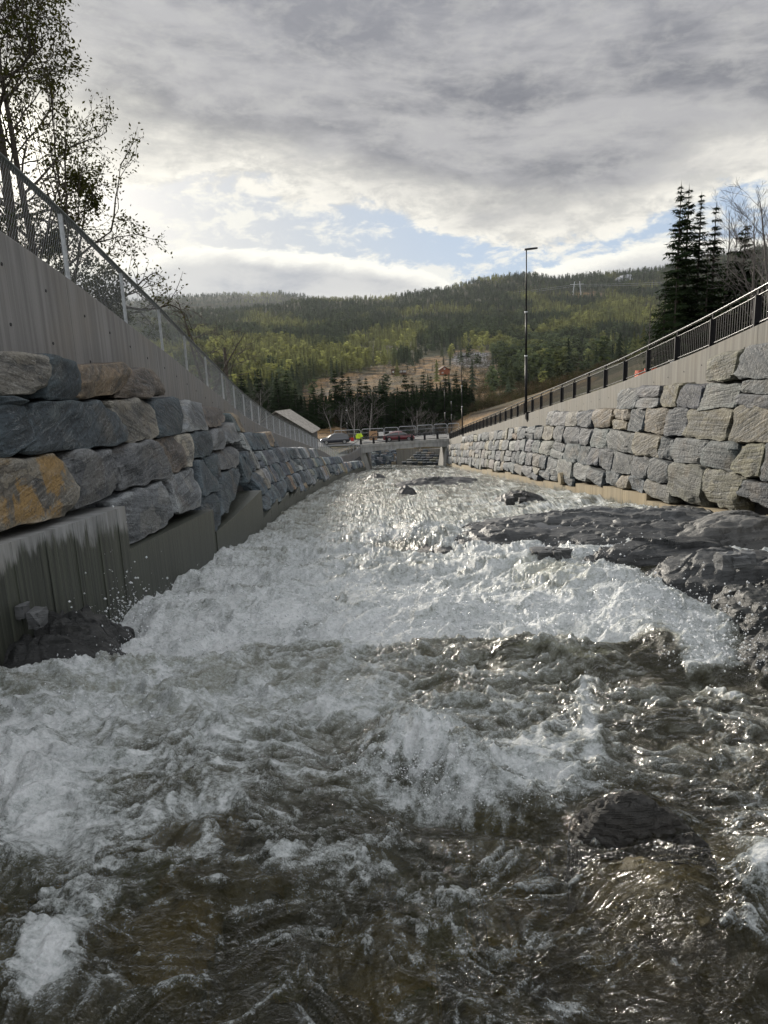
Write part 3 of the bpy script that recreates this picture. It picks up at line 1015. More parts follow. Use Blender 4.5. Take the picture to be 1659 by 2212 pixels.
def gn_scatter(name, P, idx, scl, rot, tint, protos, **props):
    pc = bpy.data.collections.new(name + '_kinds')
    for i, me in enumerate(protos):
        o = bpy.data.objects.new('%02d_%s' % (i, name), me)
        pc.objects.link(o)
    me = bpy.data.meshes.new(name)
    me.vertices.add(len(P))
    me.vertices.foreach_set('co', np.ascontiguousarray(P, np.float32).ravel())
    for k, typ, arr, key in (('kidx', 'INT', idx, 'value'), ('kscl', 'FLOAT_VECTOR', scl, 'vector'), ('krot', 'FLOAT', rot, 'value'), ('tint', 'FLOAT_COLOR', tint, 'color')):
        a = me.attributes.new(k, typ, 'POINT')
        a.data.foreach_set(key, np.ascontiguousarray(arr, np.int32 if typ == 'INT' else np.float32).ravel())
    o = link(name, me, **props)
    ng = bpy.data.node_groups.new(name, 'GeometryNodeTree')
    ng.interface.new_socket('Geometry', in_out='INPUT', socket_type='NodeSocketGeometry')
    ng.interface.new_socket('Geometry', in_out='OUTPUT', socket_type='NodeSocketGeometry')
    N = ng.nodes; Lk = ng.links
    gi = N.new('NodeGroupInput'); go = N.new('NodeGroupOutput')
    ci = N.new('GeometryNodeCollectionInfo'); ci.inputs['Collection'].default_value = pc
    ci.inputs['Separate Children'].default_value = True; ci.inputs['Reset Children'].default_value = True
    ip = N.new('GeometryNodeInstanceOnPoints'); ip.inputs['Pick Instance'].default_value = True

    def na(nm, typ):
        a = N.new('GeometryNodeInputNamedAttribute'); a.data_type = typ; a.inputs['Name'].default_value = nm
        return a.outputs['Attribute']
    Lk.new(gi.outputs[0], ip.inputs['Points']); Lk.new(ci.outputs[0], ip.inputs['Instance'])
    Lk.new(na('kidx', 'INT'), ip.inputs['Instance Index'])
    Lk.new(na('kscl', 'FLOAT_VECTOR'), ip.inputs['Scale'])
    cb = N.new('ShaderNodeCombineXYZ'); Lk.new(na('krot', 'FLOAT'), cb.inputs[2])
    Lk.new(cb.outputs[0], ip.inputs['Rotation'])
    Lk.new(ip.outputs[0], go.inputs[0])
    md = o.modifiers.new('scatter', 'NODES'); md.node_group = ng
    return o


def build_forest():
    r = np.random.default_rng(11)
    n = 150000
    a = r.uniform(-0.60, 0.66, n)
    # density by distance: spacing grows
    Y = np.exp(r.uniform(np.log(195), np.log(5000), n))
    keep = r.random(n) < np.interp(Y, [195, 400, 700, 1100, 1600, 2300, 2600, 3800, 4400, 4900], [.05, .22, .5, .8, .95, 1, .25, .25, 1, .6])
    a = a[keep]; Y = Y[keep]
    X = a * Y
    Z = ground_z(X, Y)
    xd, yd = proj(X, Y, Z)
    c, d = clear_mask(xd, yd, Y)
    # sparse remnants, then open canopy above the clearing
    p = 1 - 0.985 * np.clip(c, 0, 1)
    p = np.where((xd > 780) & (xd < 1130) & (yd > 735) & (c < .5) & (Y < 1100), p * 0.35, p)
    p = np.where((pn2(X / 120, Y / 200, 77) > 0.55) & (Y > 600), p * 0.3, p)
    k = r.random(len(p)) < p
    X, Y, Z, xd, yd = X[k], Y[k], Z[k], xd[k], yd[k]
    n = len(X)
    u = r.random(n)
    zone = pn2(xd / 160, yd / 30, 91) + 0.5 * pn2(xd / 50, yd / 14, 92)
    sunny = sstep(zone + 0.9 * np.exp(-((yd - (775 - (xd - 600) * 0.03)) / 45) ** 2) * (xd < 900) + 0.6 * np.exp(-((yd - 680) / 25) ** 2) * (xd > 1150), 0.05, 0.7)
    tint = np.outer(1 - sunny, [0.078, 0.096, 0.066]) + np.outer(sunny, [0.25, 0.255, 0.115])  # sun and cloud-shadow bands on the hill painted into the tree tint
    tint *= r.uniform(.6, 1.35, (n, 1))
    birch = (r.random(n) < 0.06 + 0.5 * sstep(pn2(xd / 90, yd / 25, 95), .35, .6)) & (u > .35)
    low = (xd > 1230) & (yd > 735) & (r.random(n) < .75)
    birch = birch | low
    idx = np.where(birch, 5, np.where(u < .3, 0, np.where(u < .6, 1, np.where(u < .82, 2, np.where(u < .9, 3, 4)))))
    pinez = (xd > 1000) & (xd < 1290) & (yd > 720) & (r.random(n) < .6)
    idx = np.where(pinez & ~birch, np.where(u < .5, 3, 4), idx)
    tint[idx == 5] = np.array([0.10, 0.085, 0.07]) * r.uniform(.6, 1.3, ((idx == 5).sum(), 1))
    s = r.uniform(.55, 1.15, n) * np.interp(Y, [200, 600, 1200, 2300, 3500, 4500], [.8, .95, 1.05, 1.15, 1.5, 1.9])
    s = np.where(idx == 5, s * .6, s)
    scl = np.stack([s * r.uniform(.85, 1.3, n), s * r.uniform(.85, 1.3, n), s], 1)
    protos = [far_tree(1, 14, 2.6, 8), far_tree(2, 16, 2.3, 9), far_tree(3, 12, 2.8, 7), far_tree(4, 14, 3.2, 0, kind='pine'), far_tree(5, 12, 2.8, 0, kind='pine'), far_tree(6, 9, 3.0, 0, kind='bush')]
    rot = r.uniform(0, 2 * pi, n)
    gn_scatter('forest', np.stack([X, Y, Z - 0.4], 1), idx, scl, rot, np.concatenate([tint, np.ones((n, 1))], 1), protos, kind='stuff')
    print('forest', n)
    # the wood behind the bridge, thick and dark
    m = 620
    bx, by = r.uniform(-34, 21, m), r.uniform(150, 190, m)
    kk = (r.random(m) < np.interp(bx, [-34, -22, -20, -17, -14, 21], [1, 1, .35, .3, 1, 1]))
    bx, by = bx[kk], by[kk]; m = len(bx)
    bs = r.uniform(.28, .55, m)
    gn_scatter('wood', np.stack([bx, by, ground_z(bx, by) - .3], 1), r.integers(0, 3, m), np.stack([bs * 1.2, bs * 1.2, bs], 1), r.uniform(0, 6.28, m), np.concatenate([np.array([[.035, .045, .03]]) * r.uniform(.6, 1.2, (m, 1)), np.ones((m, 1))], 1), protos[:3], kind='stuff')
    # low brush on the cleared slope and the banks
    n = 9000
    a = np.where(r.random(n) < .5, r.uniform(.12, .36, n), r.uniform(-.35, .5, n)); Y = np.exp(r.uniform(np.log(140), np.log(620), n)); X = a * Y
    Z = ground_z(X, Y); xd, yd = proj(X, Y, Z)
    k = (np.abs(X - 4) > 12) | (Y > 170)
    X, Y, Z = X[k], Y[k], Z[k]; n = len(X)
    tint = np.where(r.random((n, 1)) < .6, np.array([[.085, .065, .05]]), np.array([[.05, .055, .03]])) * r.uniform(.5, 1.3, (n, 1))
    s = r.uniform(.10, .34, n) * np.interp(Y, [140, 600], [.8, 1.2])
    gn_scatter('brush', np.stack([X, Y, Z - .1], 1), np.zeros(n, int), np.stack([s * 1.3, s * 1.3, s], 1), r.uniform(0, 6.28, n), np.concatenate([tint, np.ones((n, 1))], 1), [far_tree(7, 9, 3.4, 0, kind='bush')], kind='stuff')


build_forest()


ORD = ['first', 'second', 'third', 'fourth', 'fifth', 'sixth', 'seventh', 'eighth', 'ninth', 'tenth', 'eleventh', 'twelfth', 'thirteenth', 'fourteenth', 'fifteenth', 'sixteenth', 'seventeenth', 'eighteenth', 'nineteenth', 'twentieth', 'twenty-first', 'twenty-second', 'twenty-third', 'twenty-fourth', 'twenty-fifth', 'twenty-sixth', 'twenty-seventh', 'twenty-eighth', 'twenty-ninth', 'thirtieth']


def belt():
    """spruces and bare birches between the bridge road and the clearing"""
    # (picture x of the stem, picture y of the tip, distance)
    spec = [(520, 800, 150), (536, 845, 138), (556, 795, 155), (577, 830, 146), (597, 812, 152), (617, 800, 150), (637, 838, 140), (664, 860, 135), (676, 836, 140), (697, 838, 142), (722, 798, 150), (738, 803, 152), (752, 812, 146), (776, 818, 150), (790, 815, 156), (812, 832, 145), (826, 812, 158), (853, 838, 148), (874, 806, 150), (890, 815, 156), (914, 802, 148), (930, 812, 154), (962, 806, 146), (985, 800, 140), (1004, 815, 150)]
    protos = []
    for k in range(4):
        H = 13.0
        t = None
        V, Fc = spruce_mesh(H, [3.3, 2.9, 3.6, 3.1][k], 40 + k, 34, 10, 7, gap=0.05, start=0.05, size=1.5)
        protos.append((mesh_np('crown', V, Fc, M_NEEDLE), MB().tube([(0, 0, -1), (0, 0, H * .5), (0, 0, H * .97)], [.22, .14, .02], 6).mesh('trunk', M_BARK)))
    spec.sort()
    for i, (x, y, Y) in enumerate(spec):
        top = at(x, y, Y)
        z0 = gz(top.x, Y)
        H = max(5.0, top.z - z0)
        t = thing('spruce_tree', 'dark spruce, %s from the left in the belt of spruces behind the bridge road' % ORD[i], 'tree', (top.x, Y, z0), rz=i * 1.3, group='dark spruces in the belt behind the bridge')
        s = H / 13.0
        cme, tme = protos[i % 4]
        for nm, me in (('crown', cme), ('trunk', tme)):
            c = link(nm, me, t)
            c.scale = (s * .5 + .5, s * .5 + .5, s)
    # birches with pale bare stems in front of them
    b = [(542, 858, 128), (552, 835, 132), (712, 875, 126), (735, 880, 126), (757, 862, 125), (772, 868, 127), (795, 862, 128), (893, 880, 127), (912, 890, 124), (928, 900, 126), (972, 905, 124)]
    first = None
    for i, (x, y, Y) in enumerate(b):
        top = at(x, y, Y); z0 = gz(top.x, Y)
        lab = 'bare pale birch, %s from the left among the birch stems before the spruce belt' % ORD[i]
        if i < 3:
            t = broadleaf('birch_tree', lab, (0, 0, 0), 60 + i, [((0, 0, -.5), (.04, 0, 1), 9.0, .13, 13)], 3, M_BIRCH, group='bare birches before the spruce belt', n=3, limb=.28, up=.9, first=.3, kids=(2, 3), minr=.012)
            if first is None: first = []
            first.append(t)
        else:
            t = copy_tree(first[i % 3]); t['label'] = lab
        s = (top.z - z0) / 9.0
        t.location = (top.x, Y, z0); t.rotation_euler = (0, 0, i * 2.1); t.scale = (max(.7, s), max(.7, s), s)


belt()


def lone_pines():
    spec = [(880, 772, 'tall bright pine standing behind the dark turf-roofed cabin'), (897, 783, 'smaller pine right of the tall one behind the turf-roofed cabin'), (972, 782, 'dark pine right behind the small red-brown cabin'), (945, 790, 'leftmost slim pine just left of the small red-brown cabin'), (934, 793, 'low dark pine between the two cabins'), (1000, 775, 'pine at the edge of the grey logging debris'), (750, 806, 'lone slim pine on the bare slope left of the cabins')]
    proto = None
    for i, (x, y, lab) in enumerate(spec):
        p = hit_ground(x, 803, 200); H = at(x, y, p.y).z - p.z
        H = max(5, H)
        if proto is None:
            t = spruce_thing('pine_tree', 10.0, 2.2, 140, lab, tuple(p), 'lone pines on the cleared slope', .7, .1, start=.16, size=1.5)
            proto = t
        else:
            t = copy_tree(proto); t['label'] = lab
        t.location = tuple(p); t.rotation_euler = (0, 0, i * 1.9); t.scale = (H / 10,) * 3


lone_pines()


def right_trees():
    spec = [(1472, 396, 60, 1.9, 'tallest dark spruce with twin tips above the black railing, left of the group'),
            (1489, 402, 61.5, 1.7, 'tall dark spruce pressed against the tallest one above the railing'),
            (1516, 418, 62, 1.6, 'slim dark spruce in the middle of the group above the railing'),
            (1548, 440, 61, 1.35, 'slim ragged spruce at the right end of the tight group above the railing'),
            (1612, 478, 58, 2.7, 'dark spruce standing alone at the right edge of the photo')]
    for i, (x, y, Y, R, lab) in enumerate(spec):
        top = at(x, y, Y); z0 = gz(top.x, Y)
        H = top.z - z0
        spruce_thing('spruce_tree', H, R * 1.35, 70 + i, lab, (top.x, Y, z0), 'spruces on the right bank above the railing', 1.35, 0.08 if i != 3 else 0.2, start=.03, size=1.05)
    # understorey spruces
    us = [(1440, 590, 60), (1462, 600, 57), (1500, 560, 64), (1530, 575, 58), (1562, 570, 66), (1590, 590, 60), (1632, 560, 64), (1652, 600, 57), (1578, 540, 72), (1640, 540, 78), (1425, 640, 62)]
    us.sort()
    pr = None
    for i, (x, y, Y) in enumerate(us):
        top = at(x, y, Y); z0 = gz(top.x, Y); H = max(3, top.z - z0)
        lab = 'small dark spruce, %s from the left in the undergrowth behind the railing' % ORD[i]
        if pr is None:
            pr = spruce_thing('spruce_tree', 8.0, 2.3, 90, lab, (0, 0, 0), 'small spruces under the tall ones', 1.0, .1, start=.02)
            t = pr
        else:
            t = copy_tree(pr); t['label'] = lab
        t.location = (top.x, Y, z0); t.rotation_euler = (0, 0, i * 1.7); t.scale = (H / 8 * .6 + .4, H / 8 * .6 + .4, H / 8)
    # bare trees
    P = at(1396, 740, 56)
    broadleaf('bare_tree', 'thin bare tree left of the tall spruces behind the railing', (P.x, 56, gz(P.x, 56)), 101, [((0, 0, -.5), (0, 0, 1), 6.6, .07, 14)], 2, M_BARK_GREY, n=3, limb=.3, up=.7, kids=(2, 3), minr=.006)
    for i, (x, y, Y, L, lab) in enumerate([(1572, 420, 63, 14.5, 'bare whippy tree showing between the slim spruce and the lone one'), (1668, 385, 46, 13.5, 'bare tree with fine twigs at the right edge of the photo'), (1640, 430, 50, 11.5, 'lower bare tree just left of the twiggy edge tree')]):
        P = at(x, 600, Y); z0 = gz(P.x, Y)
        top = at(x, y, Y)
        broadleaf('bare_tree', lab, (P.x, Y, z0), 110 + i, [((0, 0, -.5), (-.04, 0, 1), (top.z - z0) * .93, .13, 15), ((.3, .1, -.5), (.12, .05, 1), (top.z - z0) * .8, .10, 11)], 3, M_BARK_GREY, n=3, limb=.30, up=1.25, spread=.45, kids=(2, 3), minr=.008, same=True)


right_trees()


def left_trees():
    # spring tree by the fence
    Y = 17.5
    P = at(45, 560, Y)
    z0 = gz(P.x, Y)
    broadleaf('leafing_tree', 'tall two-stemmed tree with sparse spring leaves behind the mesh fence', (P.x, Y, z0), 210,
              [((-.1, 0, -.6), (.0, 0, 1), 10.8, .17, 24), ((.4, .1, -.6), (.06, .03, 1), 9.6, .12, 22), ((-1.6, .8, -.6), (-.12, .05, 1), 9.0, .12, 13), ((.5, .2, -.4), (.36, 0, 1), 4.6, .06, 11)], 3, M_BARK,
              leaf=(3, .085, .10), xmax=2.8, limb=.25, up=.8, first=.10, spread=.62, upl=.06, curl=.5, kids=(3, 4), minr=.0045, ratio=.66)
    for i, (x, y, Y, L, lab) in enumerate([(110, 560, 16.5, 2.6, 'low leafy bush right at the foot of the two-stemmed tree'), (180, 600, 17.5, 2.0, 'low leafy bush on the bank behind the second fence panel'), (10, 520, 15.5, 2.8, 'leafy bush at the left edge of the photo behind the fence')]):
        P = at(x, y, Y); z0 = gz(P.x, Y)
        broadleaf('leafy_bush', lab, (P.x, Y, z0), 230 + i, [((0, 0, -.3), (.2, 0, 1), L, .035, 9), ((.1, .1, -.3), (-.4, .1, 1), L * .9, .03, 8), ((.1, -.1, -.3), (.5, .2, .8), L * .8, .03, 8)], 2, M_BARK,
                  leaf=(3, .08, .07), limb=.45, up=.5, first=.1, minr=.003)['category'] = 'bush'
    # bare tree by the fence, leaning crown
    Y = 36
    P = at(452, 780, Y); z0 = gz(P.x, Y)
    broadleaf('bare_tree', 'bare dark tree with drooping twigs behind the lower mesh fence', (P.x, Y, z0), 251, [((0, 0, -.5), (-.03, 0, 1), 6.6, .13, 15), ((0, 0, 2.8), (-.40, 0, 1), 4.4, .07, 9), ((0, 0, 2.0), (.55, 0, .8), 3.6, .06, 8)], 3, M_BARK, limb=.36, up=.35, first=.25, spread=.6, upl=-.15, curl=.6, kids=(2, 3), minr=.007, same=True, n=3)
    for i, (x, Y, H) in enumerate([(395, 46, 5.0), (425, 60, 6.5), (372, 40, 4.0), (470, 70, 6.0), (510, 80, 6.5)]):
        P = at(x, 760, Y); z0 = gz(P.x, Y)
        broadleaf('bare_tree', 'small bare tree, %s from the left behind the sloping mesh fence' % ORD[[1, 2, 0, 3, 4][i]], (P.x, Y, z0), 260 + i, [((0, 0, -.5), (0, 0, 1), H, .08, 11)], 3, M_BARK_GREY, group='small bare trees behind the left fence', limb=.34, up=.8, spread=.55, kids=(2, 3), minr=.008, same=True, n=3)


left_trees()


# ================================================================== stone walls
def cube_template(n, p=18.0):
    """unit cube surface, n x n per face, welded, rounded like a superellipsoid"""
    key = {}; V = []; Fs = []

    def vid(c):
        k = tuple(np.round(c, 5))
        if k not in key:
            key[k] = len(V); V.append(c)
        return key[k]
    g = np.linspace(-1, 1, n + 1)
    for ax in range(3):
        for s in (-1, 1):
            if ax == 2 and s == -1: pass
            a1, a2 = [(1, 2), (2, 0), (0, 1)][ax]
            for i in range(n):
                for j in range(n):
                    q = []
                    for (di, dj) in ((0, 0), (1, 0), (1, 1), (0, 1)):
                        c = [0, 0, 0]; c[ax] = s; c[a1] = g[i + di]; c[a2] = g[j + dj]
                        q.append(vid(tuple(c)))
                    Fs.append(q if s > 0 else q[::-1])
    V = np.array(V, float)
    nrm = (np.abs(V) ** p).sum(1) ** (1 / p)
    return V / nrm[:, None], np.array(Fs)


TPL = {n: cube_template(n) for n in (2, 3, 5, 8, 12)}


def stone_verts(quad, face, side, depth, n, seed, rough=1.0):
    """quad: TL,TR,BR,BL as (Y,z) on the wall face; returns world verts"""
    r = np.random.default_rng(seed)
    V, Fs = TPL[n]
    P = V.copy()
    q_ = 18.0 / 17.0
    dirs = []
    for k in range(r.integers(2, 5)):                 # broken front faces, nearly flat
        dirs.append(((r.normal(0, .42), r.normal(0, .34), 1.0), r.uniform(.78, .97)))
    for k in range(r.integers(3, 7)):                 # knocked-off corners and arrises
        dirs.append(((r.choice([-1, 1]) * r.uniform(.5, 1), r.choice([-1, 1]) * r.uniform(.5, 1), r.uniform(0, 1.1)), r.uniform(.87, .97)))
    for d, fr in dirs:
        d = np.array(d); d /= np.linalg.norm(d)
        sup = (np.abs(d) ** q_).sum() ** (1 / q_)
        e = np.maximum(P @ d - sup * fr, 0)
        P -= e[:, None] * d
    sz = np.array([abs(quad[1][0] - quad[0][0]), abs(quad[0][1] - quad[3][1]), depth]) / 2
    W = P * sz
    o = r.uniform(-50, 50, 3)
    amp = 0.045 * rough * min(1.0, sz[:2].min() / .35)
    nz = pn3(W[:, 0] * 2.3 + o[0], W[:, 1] * 2.3 + o[1], W[:, 2] * 2.3 + o[2], 3) * amp * 1.5
    if n >= 5:
        nz = nz + pn3(W[:, 0] * 3 + o[0], W[:, 1] * 11 + o[1], W[:, 2] * 3, 5) * amp * .55 + np.abs(pn3(W[:, 0] * 6 + o[1], W[:, 1] * 7 + o[0], W[:, 2] * 6, 6)) * amp * .5
    P = P * (1 + nz[:, None] / np.maximum(sz.min(), .15))
    u = (P[:, 0] + 1) / 2; v = (P[:, 1] + 1) / 2
    (TL, TR, BR, BL) = [np.array(a) for a in quad]
    yz = (BL * (1 - u)[:, None] + BR * u[:, None]) * (1 - v)[:, None] + (TL * (1 - u)[:, None] + TR * u[:, None]) * v[:, None]
    Xf = face(yz[:, 0], yz[:, 1])
    X = Xf + side * (-(P[:, 2] - .72) * depth / 2)      # side -1: wall on the left, outward is +X
    out = np.stack([X, yz[:, 0], yz[:, 1]], 1)
    F2 = Fs if side < 0 else Fs[:, ::-1]
    return out, F2


PAL_L = [((.060, .076, .092), 5), ((.088, .104, .118), 4), ((.125, .138, .15), 3), ((.17, .16, .142), 1.6), ((.17, .135, .095), 1.0), ((.042, .053, .064), 2.4), ((.21, .22, .23), 1.6)]
PAL_R = [((.060, .066, .071), 4), ((.042, .050, .058), 4.4), ((.083, .080, .070), 3.0), ((.098, .089, .066), 2.2), ((.026, .033, .041), 4.2), ((.084, .066, .045), .9), ((.108, .110, .110), 1.2)]


def pick(pal, r):
    w = np.array([p[1] for p in pal], float)
    c = np.array(pal[r.choice(len(pal), p=w / w.sum())][0])
    return c * r.uniform(.85, 1.15) * (1 + r.normal(0, .03, 3))


def stone_attrs(n, col, of, och=0.0):
    c = np.ones((n, 4)); c[:, :3] = col
    return {'soch': ('FLOAT', np.full(n, och)), 'scol': ('FLOAT_COLOR', c), 'sofs': ('FLOAT', np.full(n, of))}


def add_stones(parent, stones, face, side, limit):
    """stones: list of dict(quad, col, depth, size in picture); nearest become parts, the rest one part"""
    stones.sort(key=lambda s: -s['size'])
    rest = []
    for i, s in enumerate(stones):
        sz = s['size']
        n = 12 if sz > 95 else 8 if sz > 46 else 5 if sz > 22 else 3
        V, Fq = stone_verts(s['quad'], face, side, s['depth'], n, s['seed'], s.get('rough', 1.0))
        if i < limit:
            c = V.mean(0)
            me = mesh_np('stone', V - c, Fq, M_STONE, n >= 8, stone_attrs(len(V), s['col'], s['of'], s.get('och', 0.0)))
            if n >= 8: me.set_sharp_from_angle(angle=radians(24))
            o = link('stone', me, parent, c)
            if 'label' in s: o['label'] = s['label']
        else:
            rest.append((V, Fq, s))
    if rest:
        Vs = []; Fs = []; cs = []; ofs = []; k = 0
        for V, Fq, s in rest:
            Vs.append(V); Fs.append(Fq + k); k += len(V)
            a = stone_attrs(len(V), s['col'], s['of'])
            cs.append(a['scol'][1]); ofs.append(a['sofs'][1])
        me = mesh_np('far_stones', np.concatenate(Vs), np.concatenate(Fs), M_STONE, False, {'scol': ('FLOAT_COLOR', np.concatenate(cs)), 'sofs': ('FLOAT', np.concatenate(ofs))})
        link('far_stones', me, parent, kind='stuff')
    print('stones', len(stones))


def pic_size(quad, face):
    Y = np.array([q[0] for q in quad]); z = np.array([q[1] for q in quad])
    x, y = proj(face(Y, z), Y, z)
    return float(min(np.ptp(x), np.ptp(y)) * .5 + max(np.ptp(x), np.ptp(y)) * .5)


def rows(face, ztop_fn, zfoot_fn, zline, y0, y1, hrow, wr, pal, seed, top_gap, smallness=1.0, skip=None):
    r = np.random.default_rng(seed)
    out = []
    for k in range(-4, 26):
        y = y0 + r.uniform(-.6, 0.0)
        hh = hrow
        while y < y1:
            w = r.uniform(*wr)
            if r.random() < .16: w *= .55
            ya, yb = y, min(y + w, y1)
            y = yb
            ym = (ya + yb) / 2
            zt = lambda Y: float(zline(Y)) - k * hh + .10 * float(pn2(np.array(Y * .35), np.array(k * 7.3), 12))
            zb_ = lambda Y: float(zline(Y)) - (k + 1) * hh + .10 * float(pn2(np.array(Y * .35), np.array((k + 1) * 7.3), 12))
            ta, tb = zt(ya), zt(yb); ba, bb = zb_(ya), zb_(yb)
            if max(ta - ztop_fn(ya), tb - ztop_fn(yb)) > -top_gap: continue
            fa, fb = zfoot_fn(ya + .02), zfoot_fn(yb - .02)
            fm = max(fa, fb)
            if min(ta, tb) - fm < .22: continue
            ba2, bb2 = max(ba, fm), max(bb, fm)
            # swallow a thin remainder below
            if 0 < min(ba, bb) - fm < .30: ba2 = bb2 = fm
            g = .014
            j = lambda: r.normal(0, .04)
            quad = [(ya + g + j() * .6, ta - g + j()), (yb - g + j() * .6, tb - g + j()), (yb - g + j() * .6, bb2 + g * .5 + j() * .3), (ya + g + j() * .6, ba2 + g * .5 + j() * .3)]
            if skip and skip(ym, (ta + ba2) / 2): continue
            split = [quad]
            if r.random() < .10 and (ta - ba2) > .5:
                m1 = tuple((np.array(quad[0]) * .45 + np.array(quad[3]) * .55)); m2 = tuple((np.array(quad[1]) * .5 + np.array(quad[2]) * .5))
                split = [[quad[0], quad[1], (m2[0], m2[1] + .02), (m1[0], m1[1] + .02)], [m1, m2, quad[2], quad[3]]]
            for q in split:
                out.append(dict(quad=q, col=pick(pal, r), of=r.random(), depth=r.uniform(.62, .95), seed=int(r.integers(1 << 30)), size=pic_size(q, face)))
    return out


def wall_core(name, face, xtop_fn, ztop_fn, side, y0, y1, parent, back=.42):
    ys = np.arange(y0, y1 + .01, 1.0)
    V = []
    for y in ys:
        zb = riv(y) - .8; zt = ztop_fn(y)
        for z in (zb, zb + (zt - zb) * .5, zt):
            V.append((float(face(np.array(y), np.array(z))) + side * back, y, z))
        V.append((float(xtop_fn(y)), y, zt))
    me = mesh_np(name, np.array(V), grid_faces(4, len(ys)), M_DARK, False)
    return link(name, me, parent)


def foot_block(poly_top, face, side, parent, mat, proud=.10, boards=0.0):
    """poly_top: list of (Y, ztop) along the wall; block from below the water to ztop"""
    m = MB()
    (ya, za), (yb, zb) = poly_top
    ys = np.linspace(ya, yb, max(2, int((yb - ya) / .28) + 1))
    for i in range(len(ys) - 1):
        a, b = ys[i], ys[i + 1]
        t0 = za + (zb - za) * (a - ya) / (yb - ya); t1 = za + (zb - za) * (b - ya) / (yb - ya)
        pr = proud + (boards * (i % 2))
        P = []
        for (y, zt) in ((a, t0), (b, t1)):
            w0 = riv(y) - .9
            xf = float(face(np.array(y), np.array(riv(y) + .5)))
            P.append((xf - side * pr, y, w0, zt, xf + side * .6))
        (x0, y0, w0, t0, k0), (x1, y1, w1, t1, k1) = P
        m.hexa([(x0, y0, w0), (k0, y0, w0), (k1, y1, w1), (x1, y1, w1)], [(x0, y0, t0), (k0, y0, t0), (k1, y1, t1), (x1, y1, t1)])
    return m.build('concrete_foot', mat, parent)


